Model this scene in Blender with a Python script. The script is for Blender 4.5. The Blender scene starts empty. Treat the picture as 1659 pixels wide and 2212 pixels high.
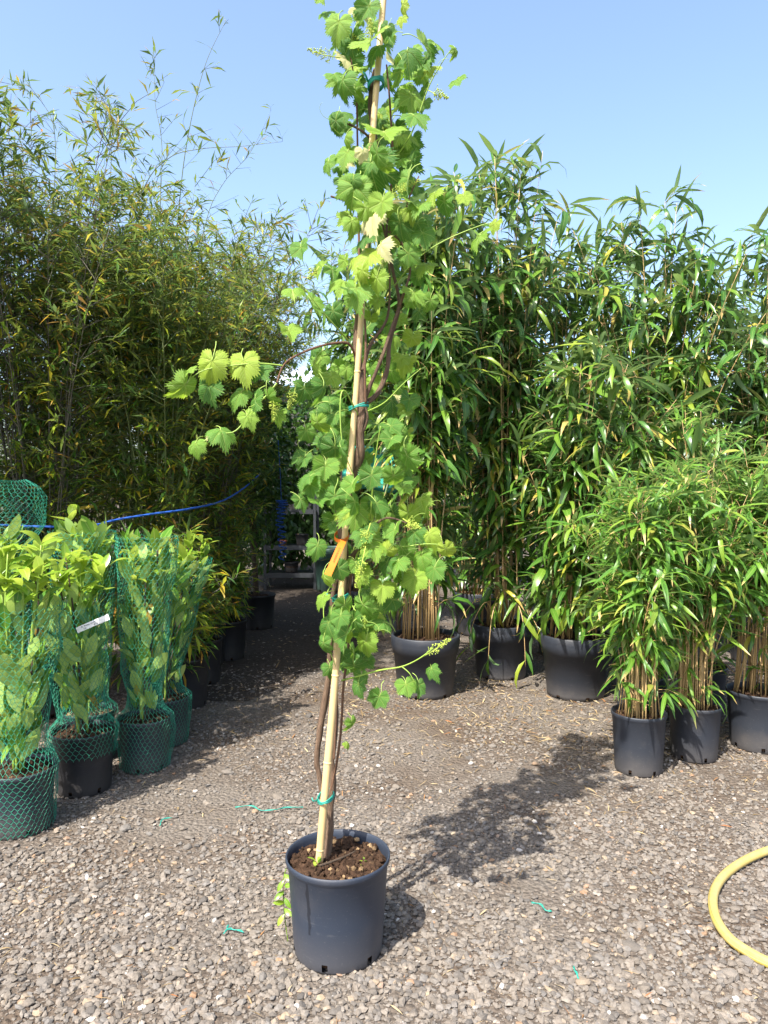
import bpy, math, random
import numpy as np
from mathutils import Vector, Matrix, noise as mnoise

random.seed(7)
RNG = np.random.default_rng(11)
R = math.radians
scene = bpy.context.scene
COL = scene.collection

# ------------------------------------------------------------------ camera
CAM_H = 1.5
PITCH = R(2.0)
FPX = 739.0 * 2212 / 1024          # focal length in units of the 1659x2212 reference view
cam_d = bpy.data.cameras.new('camera')
cam = bpy.data.objects.new('camera', cam_d)
COL.objects.link(cam)
cam.location = (0, 0, CAM_H)
cam.rotation_euler = (R(90) - PITCH, 0, 0)
cam_d.sensor_fit = 'VERTICAL'
cam_d.sensor_height = 36
cam_d.lens = 18 * 739 / 512
cam_d.clip_start = 0.05
cam_d.clip_end = 500
scene.camera = cam

# ------------------------------------------------------------------ sky, sun, exposure
SUN_EL = R(54)
SUN_AZ = R(214)                    # clockwise from +Y: behind the camera, to its left
w = bpy.data.worlds.new('World')
scene.world = w
w.use_nodes = True
nt = w.node_tree
nt.nodes.clear()
sky = nt.nodes.new('ShaderNodeTexSky')
sky.sky_type = 'NISHITA'
sky.sun_disc = False
sky.sun_elevation = SUN_EL
sky.sun_rotation = SUN_AZ
sky.air_density = 1.0
sky.dust_density = 3.0
sky.ozone_density = 2.0
bg = nt.nodes.new('ShaderNodeBackground')
bg.inputs['Strength'].default_value = 0.15
wo = nt.nodes.new('ShaderNodeOutputWorld')
nt.links.new(sky.outputs[0], bg.inputs[0])
nt.links.new(bg.outputs[0], wo.inputs[0])

sun_d = bpy.data.lights.new('sun', 'SUN')
sun_d.energy = 4.6
sun_d.angle = R(0.53)
sun_d.color = (1.0, 0.95, 0.87)
sun = bpy.data.objects.new('sun', sun_d)
COL.objects.link(sun)
SUN_DIR = Vector((math.sin(SUN_AZ) * math.cos(SUN_EL), math.cos(SUN_AZ) * math.cos(SUN_EL), math.sin(SUN_EL)))
sun.rotation_euler = SUN_DIR.to_track_quat('Z', 'Y').to_euler()
sun.location = SUN_DIR * 30

scene.view_settings.view_transform = 'Standard'
scene.view_settings.look = 'None'
scene.view_settings.gamma = 1.0
scene.view_settings.exposure = 1.38
scene.cycles.max_bounces = 8
scene.cycles.diffuse_bounces = 4
scene.cycles.transmission_bounces = 6

# ------------------------------------------------------------------ helpers
def P(x, y, Y):
    """point at depth Y (metres in front of the camera) seen at (x, y) of a 1659x2212 view"""
    v = -(y - 1106) / FPX
    t = Y / (math.cos(PITCH) + v * math.sin(PITCH))
    return Vector(((x - 829.5) / FPX * t, Y, CAM_H + t * (v * math.cos(PITCH) - math.sin(PITCH))))

def G(x, y):
    """point on the ground seen at (x, y)"""
    v = -(y - 1106) / FPX
    t = -CAM_H / (v * math.cos(PITCH) - math.sin(PITCH))
    return Vector(((x - 829.5) / FPX * t, t * (math.cos(PITCH) + v * math.sin(PITCH)), 0))

def make_mesh(name, V, faces, uv=None, mats=(), smooth=True, mi=None):
    """faces: list of int arrays (n,3) / (n,4); mi: material index per face array"""
    V = np.asarray(V, dtype=np.float32)
    faces = [np.asarray(f, dtype=np.int32) for f in faces if len(f)]
    me = bpy.data.meshes.new(name)
    me.vertices.add(len(V))
    me.vertices.foreach_set('co', V.ravel())
    loops = np.concatenate([f.ravel() for f in faces])
    counts = np.concatenate([np.full(len(f), f.shape[1], dtype=np.int32) for f in faces])
    starts = np.concatenate([[0], np.cumsum(counts)[:-1]]).astype(np.int32)
    me.loops.add(len(loops))
    me.loops.foreach_set('vertex_index', loops)
    me.polygons.add(len(counts))
    me.polygons.foreach_set('loop_start', starts)
    me.polygons.foreach_set('use_smooth', np.full(len(counts), smooth, dtype=bool))
    if mi is not None:
        me.polygons.foreach_set('material_index', np.concatenate([np.full(len(f), m, dtype=np.int32) for f, m in zip(faces, mi)]))
    if uv is not None:
        ul = me.uv_layers.new(name='UVMap')
        ul.data.foreach_set('uv', np.asarray(uv, dtype=np.float32)[loops].ravel())
    for m in mats:
        me.materials.append(m)
    me.update(calc_edges=True)
    return me

class MB:
    """collects pieces, builds one mesh"""
    def __init__(s):
        s.V = []; s.F = []; s.U = []; s.M = []; s.n = 0
    def add(s, V, faces, uv=None, m=0):
        V = np.asarray(V, dtype=np.float64).reshape(-1, 3)
        for f in faces:
            if len(f):
                s.F.append(np.asarray(f, dtype=np.int64) + s.n); s.M.append(m)
        s.V.append(V)
        s.U.append(np.zeros((len(V), 2)) if uv is None else np.asarray(uv))
        s.n += len(V)
        return s
    def tube(s, pts, rad, n=6, m=0, caps=True):
        V, F, U = tube(pts, rad, n, caps)
        return s.add(V, F, U, m)
    def box(s, lo, hi, m=0):
        x0, y0, z0 = lo; x1, y1, z1 = hi
        V = [(x0,y0,z0),(x1,y0,z0),(x1,y1,z0),(x0,y1,z0),(x0,y0,z1),(x1,y0,z1),(x1,y1,z1),(x0,y1,z1)]
        F = [(0,3,2,1),(4,5,6,7),(0,1,5,4),(1,2,6,5),(2,3,7,6),(3,0,4,7)]
        return s.add(V, [F], None, m)
    def mesh(s, name, mats, smooth=True):
        return make_mesh(name, np.concatenate(s.V), s.F, np.concatenate(s.U), mats, smooth, s.M)

def c3(a, b):
    return np.array((a[1] * b[2] - a[2] * b[1], a[2] * b[0] - a[0] * b[2], a[0] * b[1] - a[1] * b[0]))

def unit(a):
    return a / (math.sqrt(a[0] * a[0] + a[1] * a[1] + a[2] * a[2]) + 1e-12)

def smooth_path(pts, k=6):
    """Catmull-Rom through points"""
    p = [Vector(q) for q in pts]
    if len(p) < 3:
        return [p[0].lerp(p[-1], i / k) for i in range(k + 1)]
    out = []
    for i in range(len(p) - 1):
        a = p[max(i - 1, 0)]; b = p[i]; c = p[i + 1]; d = p[min(i + 2, len(p) - 1)]
        for j in range(k):
            t = j / k
            out.append(0.5 * ((2 * b) + (c - a) * t + (2 * a - 5 * b + 4 * c - d) * t * t + (3 * b - a - 3 * c + d) * t ** 3))
    out.append(p[-1])
    return out

def tube(pts, rad, n=6, caps=True):
    p = np.array([tuple(q) for q in pts], dtype=np.float64)
    k = len(p)
    r = np.full(k, rad) if np.isscalar(rad) else np.interp(np.linspace(0, 1, k), np.linspace(0, 1, len(rad)), rad)
    t = np.gradient(p, axis=0)
    t /= np.linalg.norm(t, axis=1)[:, None] + 1e-12
    a = np.array([0., 0., 1.]) if abs(t[0, 2]) < .9 else np.array([1., 0., 0.])
    u = unit(c3(t[0], a))
    V = np.zeros((k, n, 3)); U = np.zeros((k, n, 2))
    ang = np.arange(n) * 2 * math.pi / n
    L = 0
    for i in range(k):
        u = unit(u - t[i] * np.dot(u, t[i]))
        b = c3(t[i], u)
        V[i] = p[i] + r[i] * (np.cos(ang)[:, None] * u + np.sin(ang)[:, None] * b)
        if i: L += np.linalg.norm(p[i] - p[i - 1])
        U[i, :, 0] = np.arange(n) / n; U[i, :, 1] = L
    i, j = np.meshgrid(np.arange(k - 1), np.arange(n), indexing='ij')
    j2 = (j + 1) % n
    F = np.stack([i * n + j, i * n + j2, (i + 1) * n + j2, (i + 1) * n + j], -1).reshape(-1, 4)
    Fs = [F]
    if caps:
        if n == 4:
            Fs.append([[3, 2, 1, 0], [(k-1)*n, (k-1)*n+1, (k-1)*n+2, (k-1)*n+3]])
        else:
            T = [[0, q + 1, q] for q in range(1, n - 1)] + [[(k-1)*n, (k-1)*n+q, (k-1)*n+q+1] for q in range(1, n - 1)]
            Fs.append(T)
    return V.reshape(-1, 3), Fs, U.reshape(-1, 2)

def obj(name, data, parent=None, loc=None, label=None, cat=None, group=None, kind=None):
    o = bpy.data.objects.new(name, data)
    COL.objects.link(o)
    if parent is not None: o.parent = parent
    if loc is not None: o.location = loc
    if label: o['label'] = label
    if cat: o['category'] = cat
    if group: o['group'] = group
    if kind: o['kind'] = kind
    return o

def empty(name, loc, label, cat, group=None):
    o = obj(name, None, None, loc, label, cat, group)
    o.empty_display_size = 0.1
    return o

# ------------------------------------------------------------------ materials
def mat_new(name):
    m = bpy.data.materials.new(name)
    m.use_nodes = True
    m.node_tree.nodes.clear()
    return m, m.node_tree

class N:
    def __init__(s, t): s.t = t
    def __call__(s, typ, **kw):
        n = s.t.nodes.new('ShaderNode' + typ)
        for k, v in kw.items(): setattr(n, k, v)
        return n
    def link(s, a, b): s.t.links.new(a, b)
    def val(s, sock, v):
        if isinstance(v, (int, float)): sock.default_value = v
        elif isinstance(v, (tuple, list)): sock.default_value = (*v, 1.0)[:len(sock.default_value)]
        else: s.link(v, sock)
    def math(s, op, a, b=None, c=None, clamp=False):
        n = s('Math', operation=op, use_clamp=clamp)
        for i, x in enumerate((a, b, c)):
            if x is not None: s.val(n.inputs[i], x)
        return n.outputs[0]
    def mix(s, f, a, b, mode='MIX'):
        n = s('Mix', data_type='RGBA', blend_type=mode)
        s.val(n.inputs[0], f); s.val(n.inputs[6], a); s.val(n.inputs[7], b)
        return n.outputs[2]
    def ramp(s, f, stops, interp='LINEAR'):
        n = s('ValToRGB')
        n.color_ramp.interpolation = interp
        e = n.color_ramp.elements
        while len(e) < len(stops): e.new(0.5)
        for q, (p, c) in zip(e, stops):
            q.position = p; q.color = (*c, 1) if len(c) == 3 else c
        s.val(n.inputs[0], f)
        return n.outputs[0]
    def noise(s, vec, scale, detail=3, rough=.55):
        n = s('TexNoise'); n.inputs['Scale'].default_value = scale
        n.inputs['Detail'].default_value = detail; n.inputs['Roughness'].default_value = rough
        if vec is not None: s.link(vec, n.inputs['Vector'])
        return n.outputs[0]
    def bump(s, h, strength, dist=.01):
        n = s('Bump'); n.inputs['Strength'].default_value = strength; n.inputs['Distance'].default_value = dist
        s.link(h, n.inputs['Height'])
        return n.outputs[0]
    def rnd(s):
        """a random number for each piece: loose island and object together"""
        return s.math('FRACT', s.math('ADD', s('ObjectInfo').outputs['Random'], s('NewGeometry').outputs['Random Per Island']))
    def out(s, sh):
        o = s('OutputMaterial'); s.link(sh, o.inputs[0])
    def principled(s, col, rough=.6, spec=.5, normal=None, metal=0):
        b = s('BsdfPrincipled')
        s.val(b.inputs['Base Color'], col); s.val(b.inputs['Roughness'], rough)
        b.inputs['Specular IOR Level'].default_value = spec
        b.inputs['Metallic'].default_value = metal
        if normal is not None: s.link(normal, b.inputs['Normal'])
        return b.outputs[0]

def simple_mat(name, col, rough=.6, spec=.4, var=.25, scale=20, bump=0., metal=0):
    m, t = mat_new(name); n = N(t)
    tc = n('TexCoord').outputs['Object']
    f = n.noise(tc, scale, 4)
    c = n.mix(f, [x * (1 - var) for x in col], [min(1, x * (1 + var)) for x in col])
    nb = n.bump(n.noise(tc, scale * 4, 3), bump, .004) if bump else None
    n.out(n.principled(c, rough, spec, nb, metal))
    return m

def leaf_mat(name, stops, rough=.45, trans=.35, back=None, tip=None, midrib=None, spec=.4, tgain=1.6, vein=False, backmix=.5):
    m, t = mat_new(name); n = N(t)
    r = n.rnd()
    col = n.ramp(r, stops)
    uv = n('UVMap').outputs[0]
    sep = n('SeparateXYZ'); n.link(uv, sep.inputs[0])
    u, v = sep.outputs[0], sep.outputs[1]
    tc = n('TexCoord').outputs['Object']
    col = n.mix(n.math('MULTIPLY', n.noise(tc, 14, 3), .5), col, n.mix(1.0, col, (.55, .62, .5), 'MULTIPLY'))
    nrm = None
    if vein:
        x = n.math('MULTIPLY', n.math('SUBTRACT', u, .5), 2.4); y = n.math('MULTIPLY', n.math('SUBTRACT', v, .5), 2.4)
        ph = n.math('ARCTAN2', y, x)
        rr = n.math('SQRT', n.math('ADD', n.math('MULTIPLY', x, x), n.math('MULTIPLY', y, y)))
        st = R(54)
        fold = n.math('ABSOLUTE', n.math('SUBTRACT', n.math('FLOORED_MODULO', n.math('ADD', ph, st / 2 + st * 4), st), st / 2))
        al = n.math('MULTIPLY', rr, n.math('COSINE', fold)); ac = n.math('MULTIPLY', rr, n.math('SINE', fold))
        main = n.math('SUBTRACT', 1.0, n.math('DIVIDE', ac, .03), clamp=True)
        sec = n.math('FRACT', n.math('MULTIPLY', n.math('SUBTRACT', al, n.math('MULTIPLY', ac, 1.1)), 7.0))
        sec = n.math('SUBTRACT', 1.0, n.math('DIVIDE', n.math('ABSOLUTE', n.math('SUBTRACT', sec, .5)), .16), clamp=True)
        vv = n.math('MAXIMUM', main, n.math('MULTIPLY', sec, .45))
        col = n.mix(n.math('MULTIPLY', vv, .6), col, n.mix(.65, col, (.55, .62, .18)))
        nrm = n.bump(n.math('ADD', n.math('MULTIPLY', vv, -1.0), n.math('MULTIPLY', n.noise(tc, 40, 2), .8)), .6, .004)
    if midrib:
        mr = n.math('SUBTRACT', 1.0, n.math('DIVIDE', n.math('ABSOLUTE', n.math('SUBTRACT', u, .5)), .07), clamp=True)
        col = n.mix(n.math('MULTIPLY', mr, .55), col, midrib)
    if tip:
        r2 = n.math('FRACT', n.math('MULTIPLY', r, 17.3))
        edge = n.math('ADD', .76, n.math('MULTIPLY', r2, 1.05))
        f = n.math('MULTIPLY', n.math('SUBTRACT', n.math('ADD', v, n.math('MULTIPLY', n.noise(tc, 25, 2), .18)), edge), 9.0, clamp=True)
        col = n.mix(f, col, tip)
    if back:
        col = n.mix(n('NewGeometry').outputs['Backfacing'], col, n.mix(backmix, col, back))
    p = n.principled(col, rough, spec, nrm)
    tr = n('BsdfTranslucent')
    hs = n('HueSaturation'); hs.inputs['Value'].default_value = tgain; hs.inputs['Hue'].default_value = .48; hs.inputs['Saturation'].default_value = 1.05
    n.link(col, hs.inputs['Color']); n.link(hs.outputs[0], tr.inputs[0])
    ms = n('MixShader'); ms.inputs[0].default_value = trans
    n.link(p, ms.inputs[1]); n.link(tr.outputs[0], ms.inputs[2])
    n.out(ms.outputs[0])
    return m

def ground_mat():
    m, t = mat_new('ground_soil'); n = N(t)
    tc = n('TexCoord').outputs['Object']
    big = n.noise(tc, 1.3, 4, .6)
    f = n.noise(tc, 60, 5, .7)
    grit = n.ramp(f, [(.25, (.075, .062, .05)), (.5, (.14, .12, .10)), (.75, (.21, .185, .16))])
    soil = n.ramp(f, [(.3, (.055, .04, .03)), (.7, (.14, .108, .08))])
    c = n.mix(n.ramp(big, [(.40, (0, 0, 0)), (.62, (1, 1, 1))]), grit, soil)
    vo = n('TexVoronoi'); vo.inputs['Scale'].default_value = 55; n.link(tc, vo.inputs['Vector'])
    h = n.math('ADD', n.math('MULTIPLY', vo.outputs['Distance'], -1.2), f)
    n.out(n.principled(c, .95, .15, n.bump(h, .9, .012)))
    return m

def stone_mat():
    m, t = mat_new('gravel_stone'); n = N(t)
    r = n.rnd()
    tc = n('TexCoord').outputs['Object']
    c = n.ramp(r, [(0, (.10, .092, .084)), (.15, (.15, .133, .115)), (.40, (.182, .158, .132)), (.65, (.205, .178, .149)), (.82, (.172, .16, .147)),
                   (.92, (.235, .205, .172)), (.965, (.30, .235, .165)), (.982, (.27, .165, .10)), (.993, (.38, .355, .32)), (1, (.52, .49, .45))])
    f = n.noise(tc, 90, 4, .65)
    c = n.mix(n.ramp(f, [(.35, (0, 0, 0)), (.7, (1, 1, 1))]), n.mix(1.0, c, (.68, .66, .64), 'MULTIPLY'), c)
    n.out(n.principled(c, .9, .25, n.bump(f, .5, .004)))
    return m

def pot_mat(name, col=(.038, .046, .064), dusty=.5, streak=None):
    m, t = mat_new(name); n = N(t)
    tc = n('TexCoord').outputs['Object']
    f = n.noise(tc, 6, 5, .6)
    s = n('SeparateXYZ'); n.link(tc, s.inputs[0])
    low = n.math('SUBTRACT', 1.0, n.math('MULTIPLY', s.outputs[2], 7.0), clamp=True)
    dirt = n.math('MULTIPLY', n.math('ADD', n.math('MULTIPLY', low, .5), n.ramp(f, [(.5, (0, 0, 0)), (.75, (.35, .35, .35))])), dusty)
    spk = n.ramp(n.noise(tc, 160, 2, .5), [(.66, (0, 0, 0)), (.74, (1, 1, 1))])
    c = n.mix(dirt, col, (.17, .145, .12))
    c = n.mix(n.math('MULTIPLY', spk, .22 * dusty), c, (.3, .28, .26))
    rr = n.math('ADD', .42, n.math('MULTIPLY', f, .22))
    scuff = n('Mapping'); scuff.inputs['Scale'].default_value = (9, 9, 60); n.link(tc, scuff.inputs[0])
    sf = n.ramp(n.noise(scuff.outputs[0], 1.2, 4, .7), [(.62, (0, 0, 0)), (.72, (1, 1, 1))])
    c = n.mix(n.math('MULTIPLY', sf, .10), c, (.25, .24, .23))
    if streak:             # a run of water that dried dark on the wall
        a0, z0, z1 = streak
        ang = n.math('ARCTAN2', s.outputs[1], s.outputs[0])
        wob = n.math('MULTIPLY', n.math('SUBTRACT', n.noise(tc, 18, 3), .5), .16)
        dd = n.math('ABSOLUTE', n.math('ADD', n.math('SUBTRACT', ang, a0), wob))
        wid = n.math('MULTIPLY', n.noise(tc, 26, 2), .085)
        sm = n.math('MULTIPLY', n.math('SUBTRACT', wid, dd), 60.0, clamp=True)
        sm = n.math('MULTIPLY', sm, n.math('MULTIPLY', n.math('GREATER_THAN', s.outputs[2], z0), n.math('LESS_THAN', s.outputs[2], z1)))
        c = n.mix(n.math('MULTIPLY', sm, .8), c, (.008, .010, .016))
    n.out(n.principled(c, rr, .45, n.bump(n.noise(tc, 220, 2), .12, .002)))
    return m

def soil_mat():
    m, t = mat_new('potting_soil'); n = N(t)
    tc = n('TexCoord').outputs['Object']
    r = n.rnd()
    f = n.noise(tc, 45, 5, .7)
    c = n.ramp(f, [(.3, (.018, .010, .006)), (.6, (.06, .034, .02)), (.8, (.12, .07, .04))])
    c = n.mix(n.ramp(r, [(.9, (0, 0, 0)), (.97, (1, 1, 1))]), c, (.28, .19, .10))
    n.out(n.principled(c, .95, .15, n.bump(f, 1.0, .012)))
    return m

def bark_mat(name, a, b):
    m, t = mat_new(name); n = N(t)
    uv = n('UVMap').outputs[0]
    mp = n('Mapping'); mp.inputs['Scale'].default_value = (9, 7, 1); n.link(uv, mp.inputs[0])
    f = n.noise(mp.outputs[0], 4, 5, .65)
    c = n.ramp(f, [(.3, a), (.7, b)])
    n.out(n.principled(c, .85, .2, n.bump(f, .9, .006)))
    return m

def cane_mat(name, base, node, stain):
    m, t = mat_new(name); n = N(t)
    uv = n('UVMap').outputs[0]
    mp = n('Mapping'); mp.inputs['Scale'].default_value = (16, 1.4, 1); n.link(uv, mp.inputs[0])
    f = n.noise(mp.outputs[0], 3, 4, .6)
    c = n.mix(n.ramp(f, [(.42, (0, 0, 0)), (.72, (1, 1, 1))]), base, node)
    tc = n('TexCoord').outputs['Object']
    c = n.mix(n.ramp(n.noise(tc, 5, 3), [(.55, (0, 0, 0)), (.8, (.8, .8, .8))]), c, stain)
    r = n.rnd()
    c = n.mix(n.math('MULTIPLY', r, .4), c, stain)
    n.out(n.principled(c, .42, .4, n.bump(f, .15, .002)))
    return m

def hose_mat():
    m, t = mat_new('hose_rubber'); n = N(t)
    uv = n('UVMap').outputs[0]
    s = n('SeparateXYZ'); n.link(uv, s.inputs[0])
    u = s.outputs[0]
    c = n.ramp(u, [(0, (.44, .33, .06)), (.14, (.48, .37, .07)), (.15, (.09, .08, .05)), (.17, (.50, .39, .08)), (.29, (.54, .43, .08)),
                   (.31, (.22, .38, .40)), (.37, (.22, .38, .40)), (.40, (.12, .12, .10)), (.46, (.40, .31, .09)), (.86, (.36, .28, .09)), (.87, (.1, .09, .05)), (.89, (.42, .32, .07))])
    tc = n('TexCoord').outputs['Object']
    c = n.mix(n.ramp(n.noise(tc, 14, 5, .7), [(.45, (0, 0, 0)), (.8, (.7, .7, .7))]), c, (.36, .29, .16))
    n.out(n.principled(c, .5, .35, n.bump(n.noise(tc, 300, 2), .15, .002)))
    return m

M_GROUND = ground_mat(); M_STONE = stone_mat()
M_POT = pot_mat('pot_plastic', (.022, .030, .047), .45, (R(-158), .12, .285))
M_POT_OLD = pot_mat('weathered_pot_plastic', (.022, .026, .035), .5)
M_POT_BLACK = pot_mat('black_pot_plastic', (.010, .011, .014), .25)
M_SOIL = soil_mat()
M_BARK = bark_mat('vine_bark', (.05, .03, .02), (.24, .16, .105))
M_SHOOT = bark_mat('vine_shoot', (.10, .055, .035), (.25, .14, .085))
M_GREENSHOOT = simple_mat('green_shoot', (.22, .33, .05), .5)
M_CANE = cane_mat('bamboo_cane', (.60, .44, .21), (.70, .55, .31), (.42, .27, .11))
M_CULM = cane_mat('tan_culm', (.46, .30, .13), (.55, .40, .2), (.26, .17, .06))
M_CULM_DARK = cane_mat('dark_culm', (.09, .085, .06), (.16, .13, .08), (.03, .03, .035))
M_CULM_GREEN = cane_mat('green_culm', (.10, .14, .04), (.2, .2, .07), (.07, .09, .03))
M_VINE = leaf_mat('vine_leaf', [(0, (.055, .165, .022)), (.3, (.088, .225, .028)), (.6, (.145, .30, .034)), (.85, (.23, .37, .038)), (.972, (.32, .42, .045)), (.98, (.60, .56, .26)), (1, (.68, .63, .33))],
                  .5, .42, back=(.27, .40, .15), spec=.4, tgain=1.6, vein=True)
M_PETIOLE = simple_mat('petiole', (.26, .36, .07), .5)
M_FLOWER = simple_mat('vine_flower', (.34, .42, .06), .6)
M_BIG = leaf_mat('broad_bamboo_leaf', [(0, (.034, .105, .018)), (.3, (.052, .145, .020)), (.6, (.085, .195, .022)), (.86, (.14, .25, .026)), (.95, (.24, .30, .03)), (.985, (.42, .36, .05)), (1, (.48, .35, .12))],
                 .34, .27, back=(.16, .24, .12), tip=(.52, .36, .14), midrib=(.22, .30, .07), spec=.5)
M_YOUNG = leaf_mat('young_bamboo_leaf', [(0, (.05, .15, .022)), (.35, (.08, .20, .026)), (.7, (.13, .27, .03)), (.93, (.22, .33, .04)), (1, (.42, .38, .08))],
                   .38, .34, back=(.2, .3, .12), tip=(.5, .36, .14), midrib=(.28, .36, .08), spec=.45)
M_FINE = leaf_mat('fine_bamboo_leaf', [(0, (.032, .085, .015)), (.30, (.065, .15, .018)), (.55, (.16, .255, .02)), (.82, (.31, .35, .024)), (.94, (.40, .31, .022)), (1, (.44, .20, .03))],
                  .42, .36, back=(.12, .17, .08), tip=(.45, .26, .07), spec=.28)
M_LAUREL = leaf_mat('laurel_leaf', [(0, (.07, .19, .025)), (.4, (.11, .25, .03)), (.8, (.18, .32, .036)), (.93, (.26, .36, .05)), (.97, (.55, .38, .05)), (1, (.5, .24, .05))],
                    .33, .26, back=(.33, .48, .13), midrib=(.40, .48, .14), spec=.5, backmix=.8)
M_LAUREL_NEW = leaf_mat('new_laurel_leaf', [(0, (.16, .30, .03)), (.5, (.24, .38, .035)), (1, (.34, .44, .05))], .3, .4, back=(.3, .42, .1), midrib=(.4, .46, .14), spec=.5)
M_SHRUB = leaf_mat('shrub_leaf', [(0, (.03, .075, .02)), (.5, (.05, .12, .025)), (1, (.1, .18, .03))], .5, .3)
M_NET = simple_mat('green_net', (.025, .235, .145), .4, .4, .3, 8)
M_TWINE = simple_mat('green_twine', (.02, .26, .20), .45)
M_ROPE = simple_mat('blue_rope', (.02, .09, .38), .6, .3, .5, 60, .6)
M_STRAW = leaf_mat('straw', [(0, (.18, .12, .06)), (.4, (.34, .25, .14)), (.75, (.46, .36, .22)), (.92, (.30, .18, .09)), (1, (.25, .10, .04))], .8, .15, spec=.15, tgain=1.1)
M_TAG = simple_mat('orange_tag', (.70, .15, .008), .5)
M_INK = simple_mat('ink', (.03, .03, .04), .6)
M_INK_RED = simple_mat('brown_ink', (.22, .05, .01), .6)
M_LABEL = simple_mat('white_label', (.80, .80, .82), .45, .4, .05)
M_YTAPE = simple_mat('yellow_tape', (.42, .30, .03), .4)
M_METAL = simple_mat('galvanised_steel', (.05, .055, .062), .5, .5, .3, 9, 0, .4)
M_TEAL = simple_mat('teal_sheet', (.05, .40, .32), .5, .4, .25, 4)
M_ROOF = simple_mat('pale_roof', (.62, .68, .75), .5, .4, .1, 2)
M_WALL = simple_mat('dark_boards', (.06, .055, .05), .8, .3, .3, 4)
M_TRUNK = bark_mat('shrub_bark', (.04, .03, .022), (.14, .10, .07))
M_BLACK = simple_mat('black_strap', (.02, .02, .025), .4)
M_TERRA = simple_mat('terracotta', (.33, .10, .05), .8)

# ------------------------------------------------------------------ leaf shapes
def blade(W, fold, droop, twist=0., segs=6, prof=None, curl=0.):
    """a long leaf of length 1 along +x, y across, z up"""
    V = []; U = []
    prof = prof or [(0, .0), (.06, .35), (.18, .8), (.35, 1.), (.55, .92), (.75, .62), (.9, .28), (1, .0)]
    xs = [p[0] for p in prof]; ws = [p[1] for p in prof]
    x = z = 0.; a = 0.
    for i in range(segs + 1):
        s = i / segs
        wv = max(np.interp(s, xs, ws), .03) * W * .5
        a = -droop * s ** 1.3
        if i:
            x += math.cos(a) / segs; z += math.sin(a) / segs
        tw = twist * s
        for k in (-1, 0, 1):
            yy = k * wv; zz = abs(k) * wv * fold
            V.append((x, yy * math.cos(tw) - zz * math.sin(tw) + curl * s * s, z + yy * math.sin(tw) + zz * math.cos(tw)))
            U.append((.5 + .5 * k, s))
    F = []
    for i in range(segs):
        for k in range(2):
            q = i * 3 + k
            F.append((q, q + 3, q + 4, q + 1))
    return np.array(V), np.array(F), np.array(U)

class LeafKind:
    def __init__(s, name, mat, shapes):
        s.data = shapes
        s.mat = mat
        s.mesh = [make_mesh(name + '_leaf', V, [F], U, [mat]) for V, F, U in shapes]

oval = [(0, .0), (.05, .12), (.12, .45), (.3, .88), (.5, 1.), (.7, .88), (.88, .5), (1, .0)]
K_BIG = LeafKind('broad_bamboo', M_BIG, [blade(.145, .35, d, tw, 4) for d, tw in ((.5, .2), (1.0, -.3), (1.6, .3), (.2, -.1), (1.3, .7), (2.0, -.2))])
K_YOUNG = LeafKind('young_bamboo', M_YOUNG, [blade(.12, .35, d, tw, 4) for d, tw in ((.4, .2), (1.0, -.3), (1.5, .4), (.15, -.1), (1.2, .6), (1.9, -.2))])
K_FINE = LeafKind('fine_bamboo', M_FINE, [blade(.17, .3, d, tw, 2) for d, tw in ((.2, .2), (.6, -.4), (.9, .4), (.05, .1))])
K_LAUREL = LeafKind('laurel', M_LAUREL, [blade(.42, .16, d, tw, 6, oval) for d, tw in ((.3, .1), (.6, -.25), (-.2, .2), (.9, .2))])
K_NEW = LeafKind('new_laurel', M_LAUREL_NEW, [blade(.38, .25, d, tw, 6, oval) for d, tw in ((.3, .1), (.7, -.2), (-.1, .2), (1.1, .2))])
K_SHRUB = LeafKind('shrub', M_SHRUB, [blade(.55, .2, d, .1, 2, [(0, .1), (.5, 1.), (1, .05)]) for d in (.3, .7, 1.1)])

def mat_from(origin, fwd, up, scale):
    """4x4 array: x along fwd, z near up"""
    f = unit(np.asarray(fwd, float))
    y = c3(up, f)
    if abs(y[0]) + abs(y[1]) + abs(y[2]) < 1e-4: y = c3((.3, .9, .1), f)
    y = unit(y)
    z = c3(f, y)
    m = np.eye(4)
    m[:3, 0] = f * scale; m[:3, 1] = y * scale; m[:3, 2] = z * scale; m[:3, 3] = origin
    return m

CAMP = np.array([0, 0, CAM_H])
def score_leaves(mats, centre):
    """how large each leaf shows from where the photograph was taken"""
    o = mats[:, :3, 3] + mats[:, :3, 0] * .5
    d = o - CAMP
    dist = np.linalg.norm(d, axis=1)
    sc = np.linalg.norm(mats[:, :3, 0], axis=1)
    nz = mats[:, :3, 2] / sc[:, None]
    face = np.abs((nz * d).sum(1)) / dist
    px = d[:, 0] / d[:, 1]; py = d[:, 2] / d[:, 1] + .035
    inside = (np.abs(px) < .52) & (np.abs(py) < .69)
    front = np.clip((np.linalg.norm(np.array(centre) - CAMP) - dist) * 1.5 + .4, .02, 2)
    return sc * sc * (.25 + face) / dist ** 2 * front * (inside + 1e-3)

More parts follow.
